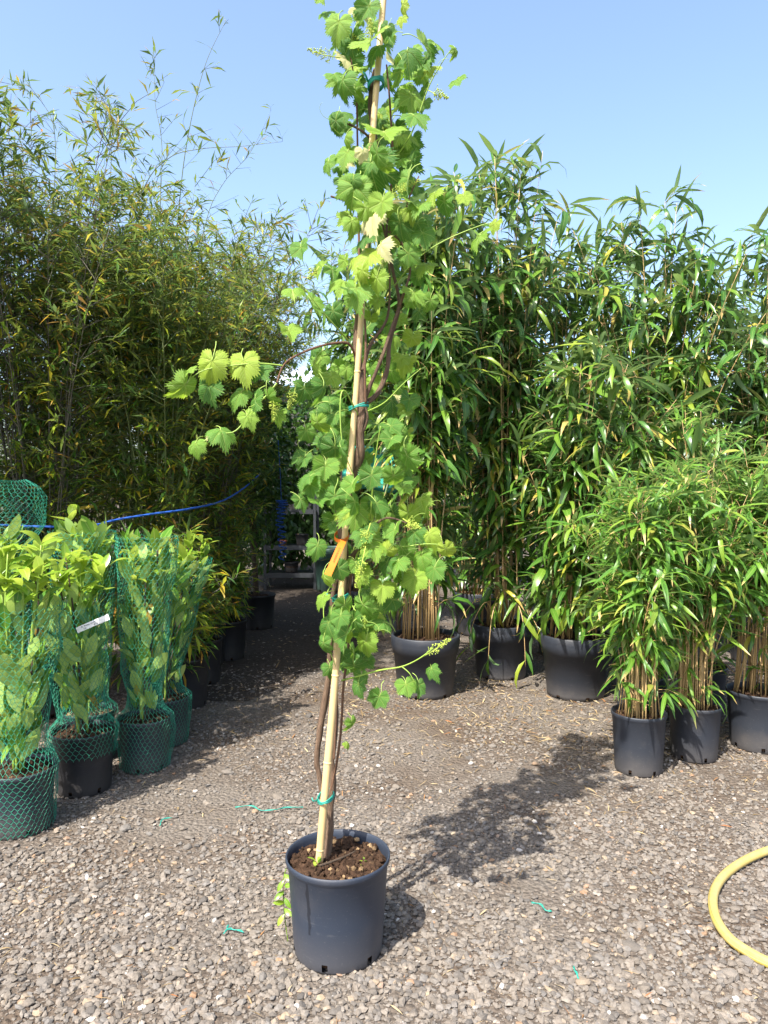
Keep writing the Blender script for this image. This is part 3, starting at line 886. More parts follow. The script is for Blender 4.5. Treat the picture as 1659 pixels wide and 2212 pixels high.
def laurel(label, x, y, pot_r, pot_h, prof, z_top, net_top, net_bot, n_in, n_new, seed, potmat=None, stems=6, leaf=.13, tipr=.12):
    """prof: list of (z, radius, dx, dy) for the column the net pulls in"""
    rg = np.random.default_rng(seed)
    root = empty('netted_laurel', (x, y, 0), label, 'laurel', 'netted laurels')
    add_pot(root, pot_r, pot_h, potmat or M_POT_OLD, 'lip', .86, rg.uniform(0, 6))
    zs = pot_h - .025
    add_soil(root, pot_r, pot_h, zs, 90, seed)
    pz = [0, pot_h - .02, pot_h + .006] + [p[0] for p in prof]
    pr = [pot_r * .87 + .006, pot_r + .007, pot_r + .006] + [p[1] for p in prof]
    px = [0, 0, 0] + [p[2] for p in prof]; py = [0, 0, 0] + [p[3] for p in prof]
    top = [np.array([np.interp(z_top, pz, px), np.interp(z_top, pz, py)])]
    # stems
    tips = []
    for s in range(stems):
        a = s * 6.283 / stems + rg.uniform(-.3, .3)
        zt = z_top * rg.uniform(.88, 1.0) - .06
        pts = []
        for t in (0, .25, .5, .75, 1):
            z = zs + (zt - zs) * t
            rr = np.interp(z, pz, pr) * (.15 + .5 * t) if t < 1 else tipr * rg.uniform(.3, 1.)
            if t == 0: rr = .02
            pts.append((np.interp(z, pz, px) + rr * math.cos(a), np.interp(z, pz, py) + rr * math.sin(a), z))
        pts = smooth_path(pts, 4)
        tips.append((np.array(pts[-1]), a, pts))
        obj('stem', MB().tube(pts, [.006, .005, .003], 6).mesh('stem', [M_TRUNK if rg.uniform() < .4 else M_GREENSHOOT]), root)
    loc = np.array([x, y, 0])
    mats = []; var = []
    for k in range(n_in):
        z = pot_h + .03 + (min(z_top, net_top + .05) - pot_h - .1) * rg.uniform(0, 1) ** .85
        a = rg.uniform(0, 6.283)
        r = np.interp(z, pz, pr)
        q = r * rg.uniform(.45, 1.02)
        rad = np.array([math.cos(a), math.sin(a), 0])
        o = loc + [np.interp(z, pz, px), np.interp(z, pz, py), z] + rad * q * .8
        L = leaf * rg.uniform(.65, 1.15)
        # swept upward by the net, pressed against it with the pale underside out
        z2 = z + L * .9
        tgt = loc + [np.interp(z2, pz, px), np.interp(z2, pz, py), z2] + rad * np.interp(z2, pz, pr) * rg.uniform(.6, .9) + np.cross(rad, [0, 0, 1]) * rg.normal(0, .35) * L
        up = -rad * (1 if rg.uniform() < .72 else -1) + rg.normal(0, .4, 3)
        mats.append(mat_from(o, tgt - o, up, L)); var.append(rg.integers(4))
    place_leaves(root, K_LAUREL, mats, var, 300)
    mats = []; var = []
    for tp, a, pts in tips:
        for k in range(n_new):
            az = rg.uniform(0, 6.283); el = rg.uniform(.1, 1.25)
            d = np.array([math.cos(az) * math.cos(el), math.sin(az) * math.cos(el), math.sin(el)])
            o = tp + [0, 0, rg.uniform(-.16, .01)]
            mats.append(mat_from(o + loc, d, (0, 0, 1) + rg.normal(0, .25, 3), leaf * rg.uniform(.5, 1.0))); var.append(rg.integers(4))
    place_leaves(root, K_NEW, mats, var, 300)
    if net_top:
        obj('net', net_mesh(pz, pr, px, py, max(28, int(2 * math.pi * .13 / .021)), .0195, .00088, seed * 3.1, net_bot, net_top), root)
    return root

laurel('netted laurel in the pot wholly wrapped in net, with bushy uncovered top', -1.60, 3.20, .15, .275,
       [(.38, .11, .0, .0), (.55, .13, .0, .0), (.85, .17, .0, .0), (1.1, .19, .0, .0), (1.5, .2, .0, .0)], 1.32, 1.0, .01, 130, 11, 81, leaf=.14, tipr=.17, stems=9)
laurel('netted laurel with net gathered low and a white label, yellow leaves at its foot', -1.49, 3.62, .150, .30,
       [(.36, .11, .0, .0), (.5, .12, -.02, .0), (.75, .155, -.05, .0), (.95, .13, -.07, .0), (1.15, .18, -.1, .0), (1.5, .2, -.1, .0)], 1.28, .93, .19, 130, 11, 82, M_POT_BLACK, leaf=.14, tipr=.19, stems=9)
laurel('slim netted laurel wrapped from pot to tip, narrow waist above its pot', -1.275, 3.90, .138, .275,
       [(.33, .095, .0, .0), (.40, .085, .0, .0), (.52, .115, .0, .0), (.75, .125, .0, .0), (.95, .135, .01, .0), (1.15, .155, .02, .0), (1.35, .15, .02, .0)], 1.28, 1.24, .01, 140, 7, 83, leaf=.135, tipr=.12)
laurel('leaning netted laurel with a shiny leaf tuft above the net, behind the slim one', -1.28, 4.28, .138, .275,
       [(.33, .095, .0, .0), (.42, .085, .0, .0), (.55, .11, .02, .0), (.9, .135, .08, .0), (1.1, .16, .12, .0), (1.35, .15, .16, .0)], 1.27, 1.10, .01, 110, 12, 84, leaf=.135, tipr=.09, stems=5)
laurel('netted laurel standing behind, between the labelled and the slim one', -1.62, 4.02, .138, .275,
       [(.33, .095, .0, .0), (.5, .11, .0, .0), (.9, .15, -.02, .0), (1.15, .17, -.02, .0), (1.45, .17, -.02, .0)], 1.42, 1.26, .01, 120, 8, 85, leaf=.14, tipr=.14)
laurel('netted laurel at the back with the net bunched over its top', -2.02, 3.88, .138, .275,
       [(.33, .095, .0, .0), (.5, .12, .0, .0), (.9, .17, .0, .0), (1.2, .16, .0, .0), (1.30, .20, .02, .0), (1.38, .18, .04, .0), (1.44, .20, .03, .0), (1.50, .13, .06, .0), (1.55, .04, .07, .0)], 1.3, 1.55, .01, 120, 6, 86, leaf=.14, tipr=.14)

# white label on the second laurel
def ribbon(a, b, width, mat, name, sag=.0, nrm=Vector((0, -1, .15)), th=.0012, segs=10):
    """thin band from a to b, face towards nrm"""
    ax = (b - a); L = ax.length; ax.normalize()
    wd = nrm.cross(ax).normalized(); nn = ax.cross(wd)
    if nn.dot(nrm) < 0: nn = -nn
    mb = MB(); V = []
    for i in range(segs + 1):
        t = i / segs
        c = a + ax * L * t + nn * sag * math.sin(t * 6.283)
        for s, q in ((-.5, 0), (.5, 0), (.5, 1), (-.5, 1)):
            V.append(c + wd * width * s - nn * th * q)
    F = []
    for i in range(segs):
        for k in range(4):
            F.append((i * 4 + k, i * 4 + (k + 1) % 4, i * 4 + 4 + (k + 1) % 4, i * 4 + 4 + k))
    F += [(3, 2, 1, 0), (segs * 4, segs * 4 + 1, segs * 4 + 2, segs * 4 + 3)]
    mb.add([tuple(v) for v in V], [F])
    return mb.mesh(name, [mat], False), ax, wd, nn

la, lb = P(166, 1362, 3.44), P(235, 1332, 3.40)
me, ax, wd, nn = ribbon(la, lb, .027, M_LABEL, 'plant_label', .004)
lo = obj('plant_label', me, label='white paper strip with handwriting sticking out of the net', cat='label')
for body, size, u, vv in (('Pr. Prunus Lauroc.', .012, .030, .001), ('7,50', .009, .040, -.010), ('80-100', .009, .100, -.009)):
    t = obj('lettering', TEXTS[body], lo)
    wv = wd if wd.z > 0 else -wd
    m = Matrix((ax, wv, ax.cross(wv))).transposed().to_4x4()
    m.translation = la + ax * u + wv * vv + nn * .0055
    t.matrix_local = m

# blue rope holding the row back
rp = smooth_path([P(-60, 1130, 4.25), P(40, 1136, 4.25), P(130, 1138, 4.3), P(200, 1135, 4.35), P(255, 1122, 4.45), P(330, 1110, 4.6), P(410, 1099, 4.85), P(480, 1082, 5.5), P(530, 1052, 6.0), P(560, 1025, 6.3)], 8)
mb = MB()
for s in range(3):         # three laid strands
    q = []
    for i, p in enumerate(rp):
        a = i * .9 + s * 2.094
        q.append(p + Vector((0, math.cos(a), math.sin(a))) * .0035)
    mb.tube(q, .0038, 5)
obj('rope', mb.mesh('rope', [M_ROPE]), label='blue twisted rope stretched along the hedge behind the netted laurels', cat='rope')
# yellow tape round the dark culms
def tape_ring(x, y, z, r, wdt, label, tail):
    pts = []
    V = []; n = 28
    for i in range(n):
        a = i * 6.283 / n
        rr = r * (1 + .12 * math.sin(3 * a))
        for dz, dr in ((-wdt / 2, 0), (wdt / 2, 0), (wdt / 2, .002), (-wdt / 2, .002)):
            V.append(((rr + dr) * math.cos(a), (rr + dr) * math.sin(a) , dz + .01 * math.sin(a + 1)))
    F = [(i * 4 + k, i * 4 + (k + 1) % 4, ((i + 1) % n) * 4 + (k + 1) % 4, ((i + 1) % n) * 4 + k) for i in range(n) for k in range(4)]
    mb = MB().add(V, [F])
    root = obj('tape', mb.mesh('tape', [M_YTAPE], False), None, (x, y, z), label, 'tape')
    m2, *_ = ribbon(Vector((r * .8, -r * .7, 0)), Vector((r * .8 + tail, -r * .9, .02)), wdt, M_YTAPE, 'tape_end', .004)
    obj('tape_end', m2, root)
tp = P(172, 1098, 4.8)
tape_ring(tp.x, tp.y, tp.z, .075, .014, 'yellow plastic tape tied round the dark culms above the blue rope', .03)
tp = P(80, 1052, 4.75)
tape_ring(tp.x, tp.y, tp.z, .07, .011, 'second yellow tape round culms, beside the bunched net', .02)

# ================================================================== GRAPEVINE
VX, VY = -.149, 2.352
POT_R, POT_H = .1685, .314
vine = empty('potted_grapevine', (VX, VY, 0), 'tall leafy grapevine in a dark blue grey pot alone on the gravel', 'grapevine')
vloc = Vector((VX, VY, 0))
add_pot(vine, POT_R, POT_H, M_POT, 'lip', .845, .62)
add_soil(vine, POT_R, POT_H, .286, 330, 5)

def vp(x, y, Y=2.36): return P(x, y, Y) - vloc

def gnarly(pts, rad, n=9, amp=.16, seed=0):
    V, F, U = tube(pts, rad, n)
    k = len(pts)
    C = np.array([tuple(p) for p in pts])
    for i in range(k):
        for j in range(n):
            q = V[i * n + j]; c = C[i]
            a = j * 6.283 / n
            f = 1 + amp * mnoise.noise(Vector((math.cos(a) * 1.6, math.sin(a) * 1.6, i * .25 + seed))) * 1.6 + amp * .6 * math.sin(a * 4 + i * .2)
            V[i * n + j] = c + (q - c) * f
    return V, F, U

WOOD = []          # points of the woody frame, for petioles
TRUNK = []
def wood(name, pl, r, mat, n=8, amp=.16, k=9):
    pts = smooth_path([vp(*q) for q in pl], k)
    V, F, U = gnarly(pts, r, n, amp, len(WOOD))
    o = obj(name, MB().add(V, F, U).mesh(name, [mat]), TRUNK[0] if name == 'branch' else vine)
    if name == 'trunk': TRUNK.append(o)
    WOOD.extend([np.array(p + vloc) for p in pts[2:]])

# the trunk: two stems twisting up beside the cane
wood('trunk', [(706, 1862, 2.375), (711, 1800, 2.38), (714, 1740, 2.385), (719, 1695, 2.385), (716, 1640, 2.39), (724, 1560, 2.40), (722, 1450, 2.40), (738, 1330, 2.39), (745, 1220, 2.37), (738, 1150, 2.35), (734, 1080, 2.36), (760, 1030, 2.36), (776, 985, 2.34), (778, 930, 2.335), (783, 880, 2.33), (776, 800, 2.34), (770, 740, 2.35), (776, 660, 2.36), (790, 560, 2.36), (800, 440, 2.37), (815, 340, 2.375), (800, 230, 2.37), (812, 150, 2.36)],
     [.0135, .012, .011, .010, .011, .014, .012, .014, .015, .012, .010, .008, .007, .009], M_BARK, 10, .2)
wood('trunk', [(700, 1850, 2.40), (706, 1800, 2.40), (692, 1690, 2.41), (684, 1640, 2.41), (692, 1570, 2.41), (706, 1490, 2.41), (713, 1400, 2.41), (720, 1280, 2.40), (745, 1215, 2.38)],
     [.007, .008, .010, .010, .009, .008, .008], M_BARK, 8, .2)
wood('branch', [(712, 1720, 2.38), (727, 1650, 2.375), (737, 1570, 2.37), (742, 1480, 2.37), (752, 1400, 2.37), (757, 1260, 2.37), (772, 1180, 2.36), (800, 1140, 2.35)], [.005, .0045, .004, .0035], M_SHOOT, 6, .08)
wood('branch', [(722, 1640, 2.38), (724, 1590, 2.385), (728, 1500, 2.39), (733, 1400, 2.40)], [.004, .0035, .003], M_SHOOT, 6, .08)
wood('branch', [(786, 872, 2.335), (815, 850, 2.345), (836, 800, 2.36), (842, 740, 2.37), (862, 660, 2.38), (850, 590, 2.39), (835, 515, 2.40), (842, 440, 2.41)], [.0095, .008, .0065, .0055, .0045, .004], M_BARK, 7, .14)
wood('branch', [(788, 862, 2.325), (805, 820, 2.31), (826, 770, 2.30), (846, 710, 2.30), (870, 640, 2.31), (886, 580, 2.32), (868, 525, 2.33), (838, 500, 2.34)], [.007, .006, .005, .0045, .004, .003], M_BARK, 7, .14)
wood('branch', [(784, 800, 2.32), (800, 745, 2.315), (835, 690, 2.32), (842, 620, 2.33), (838, 540, 2.34), (825, 480, 2.35)], [.006, .005, .004, .0035, .003], M_BARK, 7, .14)
wood('branch', [(790, 870, 2.31), (788, 800, 2.30), (790, 740, 2.30), (788, 690, 2.305)], [.0045, .004, .0035], M_SHOOT, 6, .1)
wood('branch', [(768, 770, 2.34), (756, 745, 2.31), (735, 740, 2.28), (690, 748, 2.24), (640, 768, 2.21), (612, 790, 2.20), (598, 828, 2.19)], [.0045, .004, .0035, .003], M_SHOOT, 6, .1)
wood('branch', [(784, 935, 2.33), (794, 905, 2.315), (790, 880, 2.31)], [.004, .0038, .003], M_BARK, 6, .15)
wood('branch', [(745, 1215, 2.37), (765, 1195, 2.355), (785, 1165, 2.34), (830, 1120, 2.34), (880, 1130, 2.33)], [.009, .006, .004, .003], M_BARK, 7, .15)
wood('branch', [(806, 310, 2.37), (785, 285, 2.34), (742, 262, 2.32)], [.0045, .004, .0035], M_BARK, 6, .15)
wood('branch', [(795, 470, 2.36), (760, 440, 2.34), (714, 424, 2.33)], [.0035, .003, .003], M_BARK, 6, .15)
wood('branch', [(777, 600, 2.36), (774, 440, 2.40), (772, 300, 2.42), (768, 190, 2.42), (745, 60, 2.40)], [.0045, .004, .003, .002], M_SHOOT, 6, .1)
wood('branch', [(843, 500, 2.36), (845, 400, 2.39), (848, 330, 2.40), (842, 220, 2.40), (835, 140, 2.40)], [.0045, .004, .003], M_SHOOT, 6, .1)
wood('branch', [(866, 530, 2.36), (880, 440, 2.33), (905, 380, 2.32)], [.0035, .003, .002], M_SHOOT, 6, .1)
def shoot(pl, r=.0026):
    pts = smooth_path([vp(*q) for q in pl], 6)
    obj('shoot', MB().tube(pts, [r, r * .8, r * .45], 5).mesh('shoot', [M_GREENSHOOT]), TRUNK[0])
    WOOD.extend([np.array(p + vloc) for p in pts[3:]])
shoot([(842, 360, 2.38), (890, 285, 2.33), (925, 190, 2.30), (955, 135, 2.28), (972, 110, 2.27)])
shoot([(598, 828, 2.19), (575, 855, 2.18), (550, 880, 2.17), (510, 930, 2.15), (470, 938, 2.14), (425, 962, 2.13)], .0028)
shoot([(612, 790, 2.20), (560, 785, 2.18), (500, 790, 2.16), (440, 800, 2.14), (395, 830, 2.13)], .0028)
shoot([(738, 1470, 2.37), (770, 1462, 2.32), (820, 1448, 2.28), (868, 1440, 2.25), (905, 1423, 2.23), (935, 1400, 2.22)], .0032)
shoot([(868, 1440, 2.25), (885, 1455, 2.24), (895, 1475, 2.24)], .002)
shoot([(752, 735, 2.33), (720, 700, 2.26), (690, 665, 2.22), (660, 625, 2.20)], .003)
shoot([(775, 900, 2.33), (745, 845, 2.27), (735, 870, 2.25), (740, 960, 2.24), (765, 1030, 2.24)], .003)
shoot([(800, 1120, 2.33), (810, 1000, 2.28), (822, 920, 2.26)], .0026)
shoot([(790, 890, 2.32), (830, 870, 2.28), (870, 830, 2.25), (905, 800, 2.24)], .0024)
shoot([(800, 1160, 2.33), (860, 1180, 2.28), (920, 1175, 2.26), (975, 1178, 2.25)], .0024)
shoot([(850, 620, 2.36), (900, 560, 2.30), (960, 520, 2.27), (1030, 490, 2.26), (1065, 480, 2.25)], .0024)
shoot([(756, 1300, 2.36), (780, 1340, 2.30), (800, 1380, 2.27)], .0022)
shoot([(724, 1250, 2.38), (700, 1300, 2.32), (705, 1380, 2.30), (725, 1440, 2.30)], .0022)

K_REST = []
# vine leaf shapes: five lobes, saw teeth, a deep notch at the stalk
def vine_leaf(seed, cup):
    rg = np.random.default_rng(seed)
    ctrl = [(0, 1.06), (12, .99), (27, .86), (38, .92), (53, 1.0), (66, .94), (80, .84), (94, .88), (110, .90), (128, .86), (148, .78), (164, .62), (174, .30), (180, .08)]
    A = [R(c[0]) for c in ctrl]; B = [c[1] * rg.uniform(.95, 1.05) for c in ctrl]
    deep = rg.uniform(.7, 1.7)
    n = 78
    V = [(0, 0, 0)]; U = [(.5, .5)]
    rings = (.35, .68, 1.0)
    ths = np.linspace(-math.pi + .05, math.pi - .05, n)
    k3 = rg.uniform(-.25, .25); tf = rg.uniform(-.15, .6)
    for q in rings:
        for i, th in enumerate(ths):
            a = abs(th)
            r = np.interp(a, A, B)
            r = .9 + (r - .9) * deep if a < 2.4 else r
            if q == 1.0:
                saw = (i * .5) % 1.0
                r *= (1.10 if i % 2 == 0 else .93) if a < 2.85 else 1
            r *= q
            x, y = r * math.cos(th), r * math.sin(th)
            lob = math.cos(th * 360 / 54) * (1 if a < 2.4 else 0)
            z = -cup * r * r * .55 - .055 * lob * r * (1 if q > .3 else .5) + .10 * r * math.sin(th * 2 + seed) * .6 + k3 * y * abs(y) + tf * abs(y) * .8 + .04 * math.sin(x * 8 + seed) * math.sin(y * 7 + seed) - .12 * cup * max(x, 0) ** 2
            V.append((x * .56, y * .56, z * .56)); U.append((.5 + x / 2.4, .5 + y / 2.4))
    T = [(0, 1 + i, 2 + i) for i in range(n - 1)]
    Q = []
    for k in range(2):
        for i in range(n - 1):
            a = 1 + k * n + i
            Q.append((a, a + n, a + n + 1, a + 1))
    mb = MB()
    K_REST.append((np.array(V), [np.array(T), np.array(Q)], np.array(U)))
    mb.add(V, [T], U, 0); mb.F.append(np.array(Q)); mb.M.append(0)
    # stalk
    L = rg.uniform(.55, .85)
    pts = smooth_path([(0, 0, 0), (-L * .35, rg.normal(0, .03), -L * .02), (-L * .75, rg.normal(0, .05), -L * .22), (-L, rg.normal(0, .06), -L * .5)], 4)
    mb.tube(pts, [.016, .014, .018], 5, 1)
    return mb.mesh('vine_leaf', [M_VINE, M_PETIOLE])
VLEAF = [vine_leaf(100 + i, c) for i, c in enumerate((.15, .45, .8, .3, 1.1, .6, .1, .9, .5, 1.3))]

vrg = np.random.default_rng(404)
def put_leaf(px, py, size, Y, roll=None, var=None, face=None):
    """size: width in view units; roll: direction of the tip, degrees from straight down"""
    o = np.array(P(px, py, Y))
    wid = size * .98 / FPX * Y
    if roll is None: roll = vrg.normal(0, 38)
    if face is None:
        nrm = np.array([-.22 + vrg.normal(0, .6), -.7, .42 + vrg.normal(0, .5)])
    else:
        nrm = np.array(face)
    nrm /= np.linalg.norm(nrm)
    tip = np.array([math.sin(R(roll)), 0, -math.cos(R(roll))])
    tip = tip - nrm * np.dot(tip, nrm); tip /= np.linalg.norm(tip)
    # leaf disc centre sits a bit below the stalk end
    o = o - tip * wid * .25
    m = mat_from(o - np.array(vloc), tip, nrm, wid)
    m[:3, 1] *= vrg.uniform(.75, 1.05)
    ob = bpy.data.objects.new('leaf', VLEAF[vrg.integers(len(VLEAF)) if var is None else var])
    ob.parent = vine
    ob.matrix_local = Matrix(m.tolist())
    COL.objects.link(ob)

named = [  # (x, y, size, depth, roll)
    (455, 800, 78, 2.14, -5), (527, 797, 84, 2.16, 8), (390, 845, 64, 2.12, -40), (452, 848, 70, 2.17, 15), (404, 803, 36, 2.13, -80), (566, 803, 58, 2.19, 30), (512, 858, 56, 2.18, -20), (548, 878, 60, 2.16, 10), (585, 868, 46, 2.18, 5), (540, 908, 50, 2.15, 20), (600, 900, 36, 2.2, 0),
    (483, 938, 62, 2.13, 10), (457, 935, 44, 2.15, -25), (420, 968, 42, 2.12, 5),
    (631, 620, 58, 2.2, -170), (682, 662, 64, 2.22, 20), (628, 722, 50, 2.2, 5), (650, 545, 50, 2.3, 20), (690, 590, 46, 2.3, -10),
    (800, 378, 100, 2.25, 0), (785, 562, 98, 2.24, -8), (836, 290, 88, 2.27, 12), (728, 62, 68, 2.26, -10), (797, 92, 80, 2.25, 15), (770, 640, 84, 2.24, 12), (740, 610, 66, 2.3, -15),
    (705, 28, 44, 2.33, 5), (790, 25, 52, 2.32, -30), (872, 20, 40, 2.3, 0), (698, -5, 40, 2.3, 10), (866, 46, 28, 2.3, 0),
    (980, 178, 44, 2.27, -20), (984, 112, 28, 2.26, -10), (905, 255, 62, 2.27, 25), (925, 110, 62, 2.28, 35), (880, 120, 64, 2.3, 5), (950, 100, 42, 2.28, 60), (860, 170, 62, 2.28, -15), (760, 105, 60, 2.31, -25), (735, 190, 62, 2.28, -30), (770, 190, 54, 2.33, 10),
    (740, 245, 50, 2.3, 10), (725, 275, 46, 2.3, -15), (890, 220, 56, 2.33, 0), (708, 360, 44, 2.3, 10), (745, 340, 58, 2.27, -10), (775, 335, 56, 2.29, 10), (762, 420, 72, 2.25, -12), (880, 400, 60, 2.24, 5), (800, 470, 72, 2.24, 10), (905, 445, 58, 2.24, -20), (865, 495, 56, 2.27, 5), (935, 425, 50, 2.28, 20),
    (1066, 490, 36, 2.25, -20), (1030, 520, 54, 2.26, 10), (1005, 430, 42, 2.3, 20), (960, 450, 50, 2.3, -10), (900, 640, 52, 2.28, 20), (925, 660, 42, 2.3, -20),
    (842, 955, 48, 2.22, -15), (660, 1035, 52, 2.22, -20), (725, 980, 56, 2.25, 10), (700, 850, 60, 2.24, -15), (675, 800, 56, 2.27, 10), (655, 850, 48, 2.26, -20), (885, 1000, 62, 2.27, 15), (850, 1040, 52, 2.22, 5), (690, 1085, 56, 2.22, 15), (770, 1115, 66, 2.22, -5), (810, 1190, 54, 2.2, 0), (850, 1155, 50, 2.22, 20),
    (685, 1190, 48, 2.24, -10), (700, 1255, 44, 2.25, 15), (742, 1320, 52, 2.2, -5), (744, 1385, 62, 2.19, 5), (690, 1300, 42, 2.25, -20), (790, 1320, 56, 2.24, 20), (700, 1400, 42, 2.26, 10), (790, 1400, 54, 2.25, 0), (968, 1195, 44, 2.24, 20), (935, 1240, 52, 2.24, 0), (895, 1260, 54, 2.25, -10), (910, 1210, 50, 2.27, 15), (870, 1240, 50, 2.27, 0), (930, 1165, 46, 2.28, 10),
    (650, 1000, 46, 2.26, -20), (672, 1058, 48, 2.24, 15), (702, 1018, 52, 2.25, -5), (640, 992, 30, 2.25, -40), (654, 1088, 42, 2.25, 10), (722, 1085, 52, 2.23, -10), (690, 925, 48, 2.27, 5), (715, 905, 50, 2.28, -15), (665, 940, 40, 2.29, 20), (755, 1060, 56, 2.22, 10), (800, 1040, 54, 2.23, -10), (820, 1100, 56, 2.22, 12), (780, 1160, 48, 2.2, -20), (735, 1240, 50, 2.22, 15), (775, 1250, 52, 2.22, -10), (830, 1225, 48, 2.23, 8), (715, 1340, 46, 2.24, 0), (765, 1350, 48, 2.23, 20),
    (880, 1490, 46, 2.23, 10), (905, 1492, 44, 2.22, -20), (935, 1452, 36, 2.22, 30), (815, 1515, 44, 2.26, -20), (775, 1490, 44, 2.28, 20), (760, 1570, 34, 2.3, 10), (765, 1445, 50, 2.3, 0), (780, 1470, 40, 2.32, -10), (715, 1450, 34, 2.34, 10), (752, 1610, 18, 2.34, 0),
]
for a, b, c, d, e in named: put_leaf(a, b, c * 1.08, d, e)
env = [(15, 740, 840), (60, 720, 830), (110, 720, 930), (170, 715, 940), (230, 735, 915), (290, 740, 905), (340, 715, 890), (400, 735, 910), (460, 750, 930), (520, 735, 940), (580, 715, 930), (640, 725, 925), (700, 690, 900), (760, 670, 895), (820, 665, 895), (880, 670, 890), (940, 690, 890), (1000, 670, 900), (1060, 680, 905), (1110, 690, 920), (1160, 710, 940), (1210, 705, 955), (1260, 705, 940), (1300, 700, 850), (1350, 700, 825), (1400, 705, 800), (1440, 735, 790)]
ey = [e[0] for e in env]; el_ = [e[1] for e in env]; er = [e[2] for e in env]
cnt = 300 - len(named) - 4
for k in range(cnt):
    yy = vrg.uniform(20, 1440)
    xl, xr = np.interp(yy, ey, el_), np.interp(yy, ey, er)
    xx = vrg.uniform(xl, xr)
    c = (xx - (xl + xr) / 2) / max((xr - xl) / 2, 1)
    Yd = 2.40 + vrg.uniform(-.2, .2) * math.sqrt(max(0, 1 - c * c * .8))
    # the cane and the bare wood stay in sight between the leaves
    cx = np.interp(yy, [0, 320, 700, 950, 1400], [828, 803, 778, 760, 728])
    if Yd < 2.36 and abs(xx - cx - 15) < 46 and (160 < yy < 330 or 690 < yy < 1000 or 0 < yy < 50): Yd = 2.46 + vrg.uniform(0, .12)
    if Yd < 2.36 and 500 < yy < 870 and 800 < xx < 890: Yd = 2.46 + vrg.uniform(0, .12)
    if abs(xx - cx) < 42 and (335 < yy < 680 or 965 < yy < 1375): Yd = vrg.uniform(2.17, 2.28)
    if 1135 < yy < 1255 and 690 < xx < 765 and Yd < 2.34: Yd = 2.45
    put_leaf(xx, yy, vrg.uniform(32, 62), Yd)

def tendril(px, py, Y, dx, dy):
    a = vp(px, py, Y); pts = []
    for i in range(26):
        t = i / 25
        pts.append(a + Vector((dx * t + .012 * t * math.sin(t * 14), -.05 * t, dy * t + .012 * t * math.cos(t * 14))))
    obj('tendril', MB().tube(pts, [.0011, .0006], 4).mesh('tendril', [M_GREENSHOOT]), TRUNK[0])
for q in ((835, 420, 2.3, .12, .05), (700, 1000, 2.25, -.08, .06), (870, 1140, 2.25, .10, .08), (740, 300, 2.3, -.07, .08), (560, 860, 2.17, -.06, -.08), (915, 200, 2.3, .06, .07), (780, 1330, 2.24, .08, -.05)): tendril(*q)

# the remaining leaves, small and mostly hidden behind those
rest = MB()
def rest_leaf(px, py, size, Y):
    o = np.array(P(px, py, Y)); wid = size / FPX * Y
    nrm = np.array([vrg.normal(-.2, .6), -.6, .4 + vrg.normal(0, .4)]); nrm /= np.linalg.norm(nrm)
    a = vrg.normal(0, .8); tip = np.array([math.sin(a), 0, -math.cos(a)]); tip -= nrm * np.dot(tip, nrm)
    m = mat_from(o - np.array(vloc), tip, nrm, wid)
    V, F, U = K_REST[vrg.integers(len(K_REST))]
    rest.add(V @ m[:3, :3].T + m[:3, 3], F, U)
for k in range(120):
    yy = vrg.uniform(20, 1440)
    xl, xr = np.interp(yy, ey, el_), np.interp(yy, ey, er)
    rest_leaf(vrg.uniform(xl + 5, xr - 5), yy, vrg.uniform(30, 56), 2.44 + vrg.uniform(0, .16))
obj('foliage', rest.mesh('foliage', [M_VINE]), vine, kind='stuff')

# flower bunches
def flower_cluster(px, py, Y, ex, ey, n=110, L=.07):
    a = np.array(vp(px, py, Y)); b = np.array(vp(ex, ey, Y))
    d = b - a; Ln = np.linalg.norm(d); d /= Ln
    mb = MB().tube([a, (a + b) / 2 + [0, 0, -.004], b], [.0016, .0012, .0006], 4)
    for k in range(n):
        t = vrg.uniform(.25, 1)
        side = vrg.normal(0, 1, 3); side -= d * np.dot(side, d); side /= np.linalg.norm(side)
        q = a + d * Ln * t
        e = q + side * .020 * (1.15 - t) * vrg.uniform(.4, 1.3) + d * .006
        if k % 3 == 0: mb.tube([q, e], .0006, 3, caps=False)
        mb.add(ICO_V * vrg.uniform(.0013, .0023) + e, [ICO_F])
    obj('flower_cluster', mb.mesh('flower_cluster', [M_FLOWER]), vine)
for q in ((735, 125, 2.26, 668, 108), (800, 100, 2.24, 800, 45), (775, 110, 2.3, 765, 75), (925, 195, 2.29, 965, 210), (905, 1423, 2.23, 970, 1382), (800, 1130, 2.2, 782, 1190), (790, 1180, 2.18, 770, 1265), (590, 850, 2.18, 592, 905), (690, 575, 2.25, 668, 600), (870, 1120, 2.24, 905, 1140), (820, 430, 2.24, 905, 390), (640, 830, 2.24, 625, 880)):
    flower_cluster(*q)

# weed seedlings in the soil and behind the pot
def seedling(name, at, n, L, label):
    mb = MB(); V, F, U = K_LAUREL.data[0]
    for k in range(n):
        az = vrg.uniform(0, 6.28)
        m = mat_from((vrg.normal(0, .006), vrg.normal(0, .006), .01 + .012 * k / n * 2), (math.cos(az), math.sin(az), .6), (0, 0, 1), L * vrg.uniform(.6, 1.1))
        mb.add(V @ m[:3, :3].T + m[:3, 3], [F], U)
    mb.tube([(0, 0, -.012), (0, 0, .02)], .0012, 4)
    obj(name, mb.mesh(name, [M_LAUREL_NEW]), None, at, label, 'seedling')
seedling('seedling', P(684, 1880, 2.30) , 7, .026, 'pale weed seedling by the cane foot in the pot soil')
seedling('seedling', P(790, 1877, 2.33), 7, .024, 'small green seedling near the pot rim, away from the cane')
for dx, dy, dz in ((-.005, -.02, .22), (-.012, -.03, .18), (0, -.03, .13)):
    pass
m_w = MB(); V, F, U = K_NEW.data[1]
